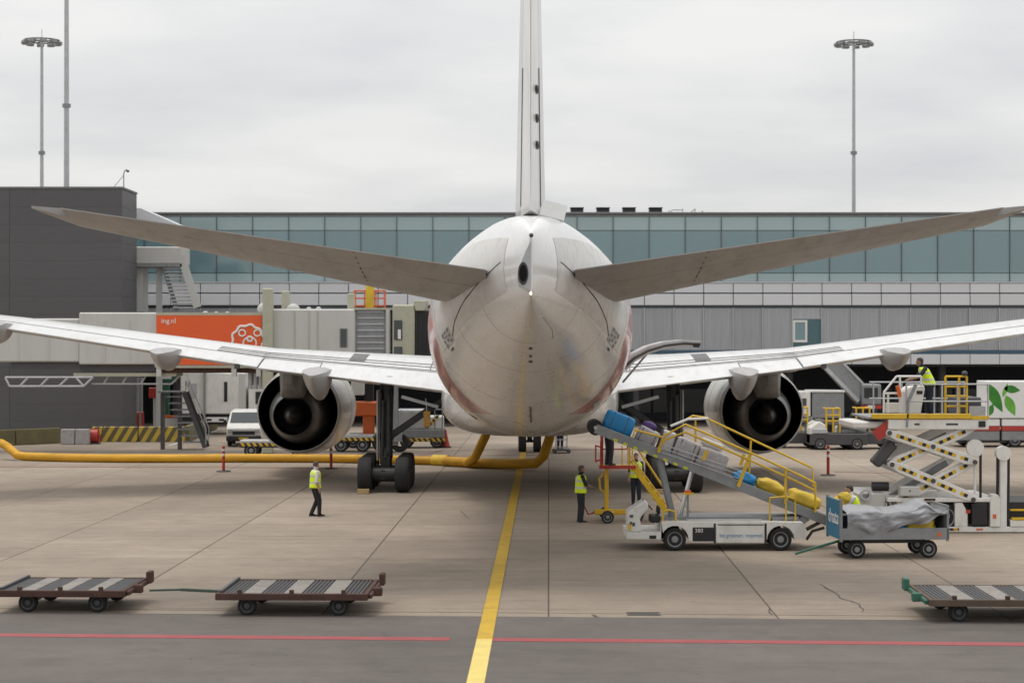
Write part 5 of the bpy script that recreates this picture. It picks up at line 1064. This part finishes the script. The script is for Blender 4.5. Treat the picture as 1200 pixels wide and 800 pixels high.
# ================================================================== baggage cart with tarpaulin
CD = 50.4; BC = thing('baggage_cart', 'open baggage cart with blue end board and grey tarpaulin cover', 'baggage cart', (W(1041, 400, 51.1).x, 51.15, 0), R(4))
sc_ = S(CD); Lc = 1.40
MB().box(-Lc, Lc, -.75, .75, .52, .62).build('floor', M['grey'], BC); MB().box(-Lc - .02, Lc + .02, -.78, -.72, .50, .80).box(-Lc - .02, Lc + .02, .72, .78, .50, .80).build('side_board', M['grey'], BC, bevel=.01)
blu = mat('blue_sign_board', (0.006, 0.16, 0.30), .4, var=.08, dirt=.2)
eb_ = MB().box(-Lc - .06, -Lc - .02, -.75, .75, .50, 1.52).build('end_board', blu, BC, bevel=.01); tl = text('lettering', 'dnata', .52, wt, eb_, (-Lc - .064, 0, 1.04), (R(90), 0, R(-90)))
fr2 = MB()
for y in (-.75, .75): fr2.beam((-Lc - .04, y, .45), (-Lc - .04, y, 1.56), .07, .07).beam((Lc - .02, y, .45), (Lc - .02, y, 1.38), .06, .06)
fr2.beam((-Lc, -.74, 1.16), (Lc, -.74, 1.16), .05, .05).beam((-Lc, .74, 1.16), (Lc, .74, 1.16), .05, .05).beam((Lc - .02, -.75, 1.36), (Lc - .02, .75, 1.36), .05, .05); fr2.build('frame', M['grey'], BC)
MB().box(Lc - .04, Lc, -.73, .73, .6, 1.33).build('end_panel', M['lightgrey'], BC)
for x in (-.98, .92):
    for y in (-.55, .55): wheel(BC, (x, y, .235), .235, .17)
MB().beam((-1.0,0,.4),(1.0,0,.4),.1,.12).build('axle_frame', M['darkgrey'], BC); MB().tube([(-1.3,0,.4),(-1.9,-.05,.25),(-2.5,-.1,.08)], .035, 8).build('tow_bar', M['green'], BC, smooth=40)
MB().box(1.1, 1.2, -.79, -.775, .58, .68).build('reflector', M['orange'], BC)
# tarpaulin: draped sheet with folds
tp_ = MB(); nu, nv_ = 80, 72
def tarp(u, v):   # u along the cart, v around: front hem -> top -> back hem
    x = -Lc + .10 + (2*Lc - .12)*u
    ph = .03*math.sin(9*u + 2*v) + .05*mnoise.noise(Vector((u*5, v*4, 1.3)))
    topz = 1.22 + .06*math.sin(math.pi*u*1.1 + .3) + .24*math.exp(-((u - .80)/.10)**2) + .05*mnoise.noise(Vector((u*4, v*5, 5)))
    hem = .68 + .46*max(0, (u - .35)/.65)**1.3*1.15 + .06*math.sin(14*u)
    if v < .4:
        t = v/.4; y = -.80 - .05*math.sin(math.pi*t) - .05*mnoise.noise(Vector((u*9, t*3, 2))) ; z = hem + (topz - .05 - hem)*t; y += (.06*(1-t))*math.sin(22*u + 3*t)
    elif v < .6:
        t = (v - .4)/.2; y = -.78 + 1.56*t; z = topz - .05 + .10*math.sin(math.pi*t) + ph*.4
    else:
        t = (v - .6)/.4; y = .80 + .03*math.sin(20*u); z = topz - .05 - (topz - .8)*t
    rg = abs(mnoise.noise(Vector((u*7 + v*3, v*5 - u*4, 3.1)))); rg2 = abs(mnoise.noise(Vector((u*17 - v*6, v*13, 7.7))))
    return (x + .02*math.sin(7*v + 9*u), y + (.07*rg + .025*rg2 - .03)*(-1 if v < .5 else 1), z + .05*rg - .025*rg2)
vs = [tarp(i/nu, j/nv_) for i in range(nu + 1) for j in range(nv_ + 1)]
tp_.add(vs, [(i*(nv_+1)+j, i*(nv_+1)+j+1, (i+1)*(nv_+1)+j+1, (i+1)*(nv_+1)+j) for i in range(nu) for j in range(nv_)])
TP = tp_.build('tarpaulin', mat('grey_tarpaulin', (.27,.275,.295), .3, var=.14, scale=3, bump=.4), None, smooth=70); TP.location = BC.location; TP.rotation_euler = BC.rotation_euler; tag(TP, 'crumpled silver-grey tarpaulin draped over the baggage cart', 'tarpaulin')
def oncart(x, y, z): return tuple(BC.location + Matrix.Rotation(R(4), 3, 'Z') @ Vector((x, y, z)))
lump('mail_bag', 'yellow netted sack showing under the tarpaulin on the cart', 'sack', (.85,.55,.42), M['ybag'], oncart(.72, -.38, .83), (0,0,R(4)), 11, 2.8, .12)
lump('duffel_bag', 'flat blue bag beside the yellow sack on the cart floor', 'bag', (.75,.5,.30), M['bluecase'], oncart(-.02, -.42, .77), (0,0,R(4)), 12, 2.6, .1)
lump('suitcase', 'dark suitcase under the tarpaulin next to the flat blue bag', 'suitcase', (.7,.5,.5), M['darkgrey'], oncart(-.80, -.1, .87), (0,0,R(4)), 13, 7, .02)
lump('mail_bag', 'yellow sack standing at the foot of the conveyor by the blue board', 'sack', (.46,.42,.62), M['ybag'], (W(983,590,52.4).x, 52.55, 1.12), (0,.3,0), 14, 2.4, .14)
lump('mail_bag', 'small yellow sack held by the worker at the cart', 'sack', (.34,.3,.3), M['ybag'], (W(990,580,52.4).x, 52.5, 1.42), (0,0,0), 15, 2.4, .14)
person('man in white shirt and hi-vis vest leaning over sacks behind the baggage cart', (W(1003,400,52.6).x, 52.7, 0), R(88), dict(che=(0,.06,1.31), nec=(0,.10,1.48), hea=(0,.16,1.62), Ls=(-.185,.07,1.41), Rs=(.185,.07,1.41), Le=(-.23,.25,1.24), Re=(.23,.25,1.24), Lw=(-.16,.48,1.28), Rw=(.16,.48,1.28)), shirt='whitecloth', hair='hair', trous='navycloth', bands=False)

# ================================================================== high loader (scissor lift)
HD = 57.2; hs = S(HD); HX = W(1100, 400, HD).x
HL = thing('high_loader', 'white scissor-lift high loader with striped arms and raised railed platform', 'high loader', (HX, HD, 0))
ux = lambda px, s=hs: (px - 600)/s - HX
uz = lambda py, s=hs: CH - (py - 400)/s
DP = 3.0
def arm(p0, p1, y, tape=True):
    a, b = Vector((ux(p0[0]), y, uz(p0[1]))), Vector((ux(p1[0]), y, uz(p1[1])))
    ar = MB().beam(a, b, .12, .30, up=(0,1,0)).build('scissor_arm', M['white'], HL) if False else None
    d = (b - a).normalized(); nn = Vector((-d.z, 0, d.x)); mb = MB()
    w = .15; mb.prism([((a - d*.1 + nn*w*.5).x, (a - d*.1 + nn*w*.5).z), ((a + d*.25 + nn*w).x, (a + d*.25 + nn*w).z), ((b - d*.25 + nn*w).x, (b - d*.25 + nn*w).z), ((b + d*.1 + nn*w*.5).x, (b + d*.1 + nn*w*.5).z), ((b + d*.1 - nn*w*.5).x, (b + d*.1 - nn*w*.5).z), ((b - d*.25 - nn*w).x, (b - d*.25 - nn*w).z), ((a + d*.25 - nn*w).x, (a + d*.25 - nn*w).z), ((a - d*.1 - nn*w*.5).x, (a - d*.1 - nn*w*.5).z)], y - .06, y + .06, 'xz')
    ar = mb.build('scissor_arm', M['white'], HL, bevel=.02)
    if tape:
        L = (b - a).length; 
        for f0, f1 in ((.08, .30), (.34, .47), (.55, .78), (.83, .92)):
            n_ = max(2, round((f1 - f0)*L/.115)); ang = math.atan2(d.z, d.x)
            for i in range(n_):
                c = a + d*L*(f0 + (f1-f0)*(i + .5)/n_); MB().cbox((c.x, y - .064, c.z), ((f1-f0)*L/n_*.98, .006, .10), Matrix.Rotation(-ang, 3, 'Y')).build('hazard_mark', M['yellow'] if i % 2 == 0 else M['black'], ar)
    return ar
J1, J2, J3, J4, J5, J6 = (1042, 507), (1142, 541), (1045, 544), (1142, 501), (1046, 592), (1142, 588)
arm(J1, J2, 0.0); arm(J3, (1140, 502), .16); arm(J3, (1141, 584), .0); arm((1048, 590), J2, -.0 + .16)
for y in (DP - .3,):
    arm(J1, J2, y, False); arm(J3, (1140, 502), y - .16, False); arm(J3, (1141, 584), y, False); arm((1048, 590), J2, y - .16, False)
for p in (J1, J2, J3, (1093, 523), (1093, 563), (1048, 590), (1140, 585)): MB().cyl((ux(p[0]), -.10, uz(p[1])), (ux(p[0]), DP - .2, uz(p[1])), .07, n=12).build('pivot_shaft', M['darkgrey'], HL, smooth=40)
MB().beam((ux(1052), 1.2, uz(586)), (ux(1120), 1.2, uz(545)), .16, .18).beam((ux(1052), 1.2, uz(545)), (ux(1120), 1.2, uz(512)), .16, .18).build('lift_ram', M['grey'], HL)
MB().beam((ux(1028), .5, uz(545)), (ux(1050), .5, uz(520)), .5, .3).build('front_guide', M['darkgrey'], HL, bevel=.04)
# deck
dk = MB().box(ux(1040), ux(1158), -.08, DP, uz(503), uz(491)).build('platform', M['white'], HL, bevel=.02)
MB().box(ux(1021), ux(1137), -.12, .02, uz(490.5), uz(484.5)).build('yellow_edge', M['yellow'], dk, bevel=.015); MB().box(ux(1137.4), ux(1158), -.10, .02, uz(491), uz(487)).build('yellow_edge', M['yellow'], dk)
MB().box(ux(1018), ux(1158), -.06, DP, uz(490.8), uz(488.5)).build('deck_plate', M['grey'], dk)
MB().box(ux(1000), ux(1046), .1, 2.6, uz(502), uz(494)).build('bridge_plate', M['white'], dk, bevel=.04); MB().beam((ux(1026), 0, uz(511)), (ux(1043), 0, uz(498)), .05, .34).build('red_stop', M['red'], dk)
for px, w in ((1071, 6), (1108, 14)): MB().box(ux(px), ux(px + w), -.084, -.07, uz(498), uz(495.5)).build('deck_label', M['darkgrey'], dk)
MB().box(ux(1146), ux(1154), -.1, -.07, uz(500), uz(493)).build('deck_lamp', M['black'], dk)
rl = MB()
for px in (1062, 1104, 1122, 1158): rl.cyl((ux(px), 0, uz(489)), (ux(px), 0, uz(450)), .028, n=8)
for py in (450, 470): rl.cyl((ux(1062), 0, uz(py)), (ux(1158), 0, uz(py)), .025, n=8)
for py in (450, 470): rl.cyl((ux(1040), DP - .1, uz(py)), (ux(1158), DP - .1, uz(py)), .025, n=8)
for px in (1045, 1080, 1120, 1157): rl.cyl((ux(px), DP - .1, uz(489)), (ux(px), DP - .1, uz(450)), .025, n=8)
rl.build('railing', M['lightgrey'], dk)
cp = MB(); cp.beam((ux(1062), -.05, uz(500)), (ux(1064), -.05, uz(470)), .05, .14).beam((ux(1064), -.05, uz(470)), (ux(1073), -.05, uz(450)), .05, .10).build('brace_post', M['grey'], dk)
wf_ = MB()
for a, b in (((1038,484),(1038,460)), ((1038,460),(1053,441)), ((1053,441),(1057,441)), ((1057,441),(1057,484)), ((1038,461),(1057,461)), ((1057,441),(1082,441)), ((1043,462),(1043,484)), ((1082,441),(1082,452))): wf_.cyl((ux(a[0]), .3, uz(a[1])), (ux(b[0]), .3, uz(b[1])), .032, n=8)
wf_.build('front_guard', M['white_clean'], dk); MB().box(ux(1040), ux(1057), .3, .36, uz(484), uz(472)).build('guard_plate', M['white'], dk, bevel=.02)
cns = MB().prism([(ux(1064), uz(486)), (ux(1063), uz(458)), (ux(1068), uz(453)), (ux(1086), uz(451)), (ux(1087), uz(456)), (ux(1082), uz(486))], .35, 1.1, 'xz').build('control_console', M['white'], dk, bevel=.04)
MB().box(ux(1077), ux(1084), .335, .352, uz(462), uz(458)).build('console_label', M['black'], cns); MB().tube([(ux(1053), .2, uz(452)), (ux(1055), .2, uz(458)), (ux(1056), .2, uz(465))], .06, 8).build('orange_tag', M['orange'], dk)
gtr = MB()
for px in (1109, 1125, 1134): gtr.cyl((ux(px), .12, uz(486)), (ux(px), .12, uz(441)), .035, n=8)
for py in (441, 453, 464, 476): gtr.cyl((ux(1109), .12, uz(py)), (ux(1134), .12, uz(py)), .03, n=8)
gtr.build('yellow_gate', M['yellow'], dk); MB().sphere((ux(1131.5), .12, uz(437.5)), (.09,.09,.08)).build('work_lamp', M['darkgrey'], dk, smooth=60); MB().box(ux(1138), ux(1157), .2, .26, uz(487), uz(476)).build('mesh_panel', M['lightgrey'], dk)
MB().box(ux(1130), ux(1156), .6, 2.2, uz(486), uz(466)).build('motor_box', M['darkgrey'], dk, bevel=.04)
# base
MB().box(ux(1040), ux(1170), -.02, DP, uz(588), uz(583)).build('base_rail', M['white'], HL, bevel=.02)
bp_ = [(ux(1100), uz(618)), (ux(1100), uz(590)), (ux(1112), uz(588.4)), (ux(1300), uz(588.4)), (ux(1300), uz(620)), (ux(1300), uz(624))]
MB().box(ux(1102), ux(1300), 0, .25, uz(623.5), uz(617)).build('side_skirt', M['white'], HL, bevel=.02); MB().box(ux(1102), ux(1300), DP - .25, DP, uz(623.5), uz(617)).build('side_skirt', M['white'], HL, bevel=.02)
MB().box(ux(1104), ux(1124), -.006, 0.02, uz(621.5), uz(618.5)).build('hazard_strip', M['haz_orange'], HL); MB().box(ux(1144), ux(1152), -.006, .02, uz(621), uz(619)).build('amber_reflector', M['orange'], HL)
MB().box(ux(1060), ux(1240), .3, DP - .3, .25, uz(589)).build('underframe', M['black'], HL)
MB().prism([(ux(1119), uz(617)), (ux(1119), uz(589)), (ux(1128), uz(589)), (ux(1134), uz(600)), (ux(1134), uz(617))], -.0, .3, 'xz').build('leg_plate', M['white'], HL, bevel=.015)
MB().box(ux(1138.5), ux(1157), -.03, .3, uz(615), uz(589)).build('battery_box', M['black'], HL, bevel=.02); MB().box(ux(1132), ux(1137), -.02, .02, uz(601), uz(597)).build('red_tag', M['red'], HL)
for x in (1108, 1240): 
    for y in (.22, DP - .22): wheel(HL, (ux(x), y, .45), .45, .3)
MB().box(ux(1054), ux(1077), -.1, .25, uz(581), uz(569.5)).build('valve_box', M['offwhite'], HL, bevel=.03); MB().sphere((ux(1065.5), -.11, uz(574.5)), .025).build('valve_knob', M['darkgrey'], HL)
MB().box(ux(1083), ux(1096), -.03, .0, uz(586.5), uz(583.6)).build('name_plate', M['rust'], HL)
MB().box(ux(1008), ux(1040), .2, 2.6, uz(596), uz(578)).build('front_frame', M['offwhite'], HL, bevel=.04); MB().lathe([(.1,-.06),(.17,-.06),(.17,.06),(.1,.06)], (ux(1015), .12, uz(580)), (0,1,0), 18).build('hose_reel', M['lightgrey'], HL, smooth=40); MB().cyl((ux(1025), .4, uz(571)), (ux(1044), .4, uz(571)), .14, n=14).build('drive_motor', M['black'], HL, smooth=40)
for px in (1143.5, 1150): MB().cyl((ux(px), .1, uz(588)), (ux(px), .1, uz(528 if px > 1145 else 540)), .04, n=8).build('hose_post', M['black'] if px > 1145 else M['white'], HL)
MB().cyl((ux(1143), .0, uz(525)), (ux(1143), .1, uz(525)), .26, n=20).build('pulley_cover', M['white'], HL, smooth=40, bevel=.01)
ms = MB().box(ux(1172), ux(1180), 0, .2, uz(618), uz(535)).build('rear_mast', M['white'], HL, bevel=.02); MB().cyl((ux(1176), -.03, uz(531)), (ux(1176), .2, uz(531)), .22, n=20).build('mast_head', M['white'], HL, smooth=40); 
for px in (1170, 1183): MB().tube([(ux(px), .1, uz(536)), (ux(px), .12, uz(575)), (ux(px - 1), .1, uz(616))], .04, 8).build('mast_hose', M['black'], HL)
MB().prism([(ux(1160), uz(617)), (ux(1160), uz(585)), (ux(1163), uz(579)), (ux(1169), uz(579)), (ux(1172), uz(585)), (ux(1172), uz(617))], -.05, .4, 'xz').build('mast_base', M['white'], HL, bevel=.02); MB().box(ux(1163), ux(1167), -.06, -.045, uz(607), uz(602)).build('amber_label', M['orange'], HL)
MB().box(ux(1184), ux(1300), -.02, DP, uz(617), uz(609)).build('rear_deck', M['white'], HL, bevel=.02); MB().box(ux(1186), ux(1300), -.03, .2, uz(609), uz(606.5)).build('yellow_edge', M['yellow'], HL); MB().box(ux(1186), ux(1300), .2, .4, uz(599), uz(597)).build('rear_rail', M['yellow'], HL)
MB().tube([(ux(1105), -.02, uz(612)), (ux(1111), -.06, uz(605)), (ux(1110), -.06, uz(597)), (ux(1105), -.02, uz(594))], .04, 8).build('coiled_hose', M['lightgrey'], HL, smooth=50)
person('man in hi-vis vest at the console of the high loader platform', (HX + ux(1096), HD + .75, uz(488.4)), R(88), dict(wai=(0,.05,1.12), che=(0,.15,1.31), nec=(0,.22,1.48), hea=(0,.30,1.62), Ls=(-.185,.17,1.41), Rs=(.185,.17,1.41), Le=(-.22,.34,1.18), Re=(.22,.34,1.18), Lw=(-.15,.60,1.10), Rw=(.15,.60,1.10)), skin='skin2', shirt='navycloth', trous='navycloth', hair='hair')

# ================================================================== dollies along the road
def dolly(label, x0, x1, y0, y1, mirrored=False, green=False):
    t = thing('cargo_dolly', label, 'dolly', ((x0+x1)/2, y0 - .45, 0), R(-1.5), 'pallet dollies along the service road'); L = (x1-x0); D = y1-y0; z = .46
    MB().box(-L/2, L/2, 0, .09, z-.12, z+.02).box(-L/2, L/2, D-.09, D, z-.12, z+.02).box(-L/2, -L/2+.1, .09, D-.09, z-.12, z+.02).box(L/2-.1, L/2, .09, D-.09, z-.12, z+.02).build('frame', M['rust'] if not green else mat('brown_steel', (.10,.07,.05), .7, .2, var=.3, dirt=.4), t, bevel=.01)
    MB().box(-L/2+.1, L/2-.1, .09, D-.09, z-.08, z-.045).build('floor', M['darkgrey'], t)
    plk = mat('worn_plate', (.25,.23,.21), .6, .1, var=.18, scale=3, dirt=.45, dcol=(.12,.1,.08))
    nb = 7; w = (L - .24)/nb; rol = MB().cyl((0,.12,0),(0,D-.12,0),.035,n=8).mesh('roller', M['darkgrey'])
    for i in range(nb):
        xa = -L/2 + .12 + i*w
        if i % 2: MB().box(xa + .02, xa + w - .02, .10, D-.10, z-.03, z+.015).build('deck_plank', plk, t, bevel=.008)
        else:
            for k in range(5): link_mesh('roller', rol, t, (xa + w*(k + .5)/5, 0, z - .02))
    for x in (-L/2 + .62, L/2 - .62):
        for y in (.28, D - .28): wheel(t, (x, y, .2), .2, .17, rimm='darkgrey')
        MB().beam((x, .28, .2), (x, D-.28, .2), .08, .08).build('axle', M['darkgrey'], t)
    for x in np.linspace(-L/2 + .5, L/2 - .5, 3): MB().cbox((x, .05, z + .05), (.09,.09,.09)).build('stop_lug', M['rust'], t, bevel=.01)
    s = -1 if mirrored else 1; em = M['green'] if green else M['rust']
    MB().beam((s*(L/2 + .04), .15, z - .05), (s*(L/2 + .04), D - .15, z - .05), .08, .10).cbox((s*(L/2 + .10), D - .25, z + .06), (.12,.3,.26)).cbox((s*(L/2 + .14), .7, z - .02), (.2,.14,.18)).build('end_latch', em, t, bevel=.02)
    MB().beam((-s*(L/2), D/2, z - .1), (-s*(L/2 + .95), D/2, z - .06), .07, .06).beam((-s*(L/2 + .95), D/2, z - .06), (-s*(L/2 + (1.62 if not green else 1.3)), D/2, z - .08), .045, .045).build('tow_bar', mat('dull_green_steel', (.04,.075,.06), .6, dirt=.4), t, bevel=.01)
    MB().beam((-s*(L/2 - .1), .1, z + .02), (-s*(L/2 - .1), D - .1, z + .03), .06, .1).build('end_rail', M['darkgrey'], t)
    return t
dolly('leading pallet dolly of the coupled pair, its tow bar joining them', -6.10, -2.96, 40.2, 42.65)
dolly('trailing pallet dolly of the coupled pair beside the service road', -10.75, -8.05, 40.7, 43.0)
dolly('pallet dolly with green end latches standing by the cracked slab', 8.38, 11.5, 39.25, 41.7, True, True)

# ================================================================== vehicles in front of the terminal on the right
def small_loader(label, px, py, L, rail=True, flip=1):
    t = thing('parked_belt_loader', label, 'belt loader', G(px, py)); MB().box(-L/2, L/2, 0, 1.7, .25, .85).build('chassis', M['darkgrey'], t, bevel=.04); f = flip
    MB().prism([(f*L*.22, .3), (f*L*.5, .3), (f*L*.5, 1.15), (f*L*.34, 1.5), (f*L*.22, 1.3)][::f], .05, 1.2, 'xz').build('cab', M['white'], t, bevel=.05)
    MB().beam((-f*L*.5, .85, 1.0), (f*L*.35, .85, 1.55), .9, .18).build('conveyor', M['grey'], t, bevel=.02); MB().beam((-f*L*.5, .85, 1.105), (f*L*.35, .85, 1.655), .75, .02).build('belt', M['rubber'], t)
    for x in (-L*.32, L*.32):
        for y in (.1, 1.6): wheel(t, (x, y, .33), .33, .22)
    rl_ = MB(); 
    for x in (-.1, .25, .6): rl_.cyl((f*x, .3, .9), (f*x, .3, 2.15), .05, n=8)
    for z in (1.5, 1.8, 2.15): rl_.cyl((-f*.1, .3, z), (f*.6, .3, z), .045, n=8)
    for x in (-.1, .6): rl_.cyl((f*x, .3, 2.15), (f*x, 1.3, 2.15), .045, n=8)
    rl_.build('handrail', M['yellow'], t); MB().box(-L*.45, -L*.2, -.02, .4, .85, 1.1).build('panel', M['lightgrey'], t, bevel=.03); return t
small_loader('white and yellow belt loader parked behind the right engine', 934, 525, 2.6, flip=1)
small_loader('white belt loader with tall yellow rails parked in front of the boxy trailer', 983, 527, 3.0, flip=-1)
small_loader('belt loader with low conveyor half hidden behind the high loader bridge', 1018, 526, 3.2, flip=-1)
tb_ = thing('box_trailer', 'white and grey box trailer with chamfered end under the terminal', 'trailer', G(968, 509)); 
MB().prism([(-.85,1.0),(1.1,1.0),(1.1,2.55),(-.85,2.55)], 0, 2.2, 'xz').build('box', M['grey'], tb_, bevel=.03); MB().prism([(-.95,2.62),(-1.7,2.62),(-1.7,1.55),(-.95,.95)], -.05, 2.25, 'xz').build('front_panel', M['white'], tb_, bevel=.03); MB().box(-.97,1.15,-.06,2.26,2.56,2.68).build('roof', M['white'], tb_, bevel=.02); MB().box(-1.45,-1.2,-.07,-.04,1.6,2.2).build('vent_grille', M['darkgrey'], tb_)
MB().box(-.9,1.0,.1,2.1,.55,.98).build('chassis', M['black'], tb_)
for x in (-.55, .7):
    for y in (.15, 2.0): wheel(tb_, (x, y, .36), .36, .22)
# covered gangway stair
gs = S(119); gX = W(985, 400, 119).x; GW = thing('covered_gangway', 'grey enclosed stair gangway slanting down from the terminal to a cabin', 'gangway', (gX, 119, 0)); hx_ = lambda px: (px - 600)/gs - gX; hz2 = lambda py: CH - (py - 400)/gs
MB().prism([(hx_(957), hz2(418)), (hx_(980), hz2(418)), (hx_(1012), hz2(450)), (hx_(1008), hz2(472)), (hx_(1004), hz2(468))], 0, 2.2, 'xz').build('ramp_tunnel', M['grey'], GW, bevel=.05)
MB().beam((hx_(955), -.04, hz2(418)), (hx_(1006), -.04, hz2(470)), .1, .22).build('lower_beam', M['lightgrey'], GW); MB().beam((hx_(980), -.04, hz2(417)), (hx_(1011), -.04, hz2(449)), .1, .14).build('upper_beam', M['lightgrey'], GW)
gcab = MB().box(hx_(1009), hx_(1032), -.2, 2.4, hz2(474), hz2(450)).build('cabin', M['grey'], GW, bevel=.06); MB().box(hx_(1012), hx_(1028), -.24, -.19, hz2(466), hz2(454)).build('cabin_window', M['glassdark'], gcab, bevel=.01)
for i, m_ in enumerate((M['red'], M['white_clean'], M['red'])): MB().box(hx_(1008 + i*8.2), hx_(1015.8 + i*8.2), -.3, -.22, hz2(478.5), hz2(474.5)).build('striped_bumper', m_, gcab)
for px in (1012, 1028): MB().beam((hx_(px), .8, 0), (hx_(px), .8, hz2(474)), .25, .25).build('leg', M['darkgrey'], GW)
MB().beam((hx_(992), .8, 0.3), (hx_(1008), .8, hz2(474)), .15, .2).build('diagonal_leg', M['darkgrey'], GW); MB().box(hx_(1004), hx_(1034), .3, 1.6, 0, .3).build('base', M['darkgrey'], GW)
for px in (1012, 1028): wheel(GW, (hx_(px), .25, .36), .36, .25)
# catering truck with leaf print
ct = thing('catering_truck', 'white truck with printed green leaves on its box and a red stripe', 'truck', G(1240, 524)); cs_ = S(gd(524)); ccx = ct.location.x; vx = lambda px: (px - 600)/cs_ - ccx; vz = lambda py: CH - (py - 400)/cs_
cbx = MB().box(vx(1157), vx(1330), 0, 2.4, vz(490), vz(446.5)).build('cargo_box', M['white_clean'], ct, bevel=.04)
gl = mat('leaf_green_print', (.03,.20,.015), .45, var=.35, scale=1.5); gl2 = mat('light_leaf_print', (.12,.36,.04), .45, var=.3, scale=1.5)
def leaf(cx, cy, L, w, ang, m_):
    mb = MB(); P = []; k = 10
    for i in range(k + 1): t = i/k; P.append((t*L - L/2, w/2*math.sin(math.pi*t**.85)))
    for i in range(k - 1, 0, -1): t = i/k; P.append((t*L - L/2, -w/2*math.sin(math.pi*t**.85)))
    a = R(ang); mb.prism([(vx(cx) + x*math.cos(a) - z*math.sin(a), vz(cy) + x*math.sin(a) + z*math.cos(a)) for x, z in P], -.006, .0, 'xz'); return mb.build('leaf_print', m_, cbx)
leaf(1166, 466, 1.75, .62, -62, gl); leaf(1184, 475, 1.2, .52, -65, gl2); leaf(1186, 456, .9, .42, -8, gl); leaf(1178, 457, .8, .22, 70, gl2); leaf(1161, 480, .7, .35, 70, gl); leaf(1215, 462, 1.6, .6, -40, gl); leaf(1238, 476, 1.3, .5, 40, gl2); leaf(1265, 460, 1.4, .5, -70, gl)
for a, b in ((1120, 1172), (1174.5, 1330)):
    MB().box(vx(a), vx(b), .05, 2.3, vz(499), vz(491)).build('skirt', M['white_clean'], ct, bevel=.02); MB().box(vx(a), vx(b), .035, .3, vz(504.5), vz(499.2)).build('red_stripe', M['red'], ct); MB().box(vx(a), vx(b), .06, 2.3, vz(516), vz(504.7)).build('tank_side', M['grey'], ct, bevel=.03)
MB().box(vx(1125), vx(1330), .3, 2.1, vz(519), vz(516.2)).build('chassis', M['darkgrey'], ct)
for px in (1140, 1190, 1300):
    for y in (.2, 2.2): wheel(ct, (vx(px), y, .4), .4, .26)
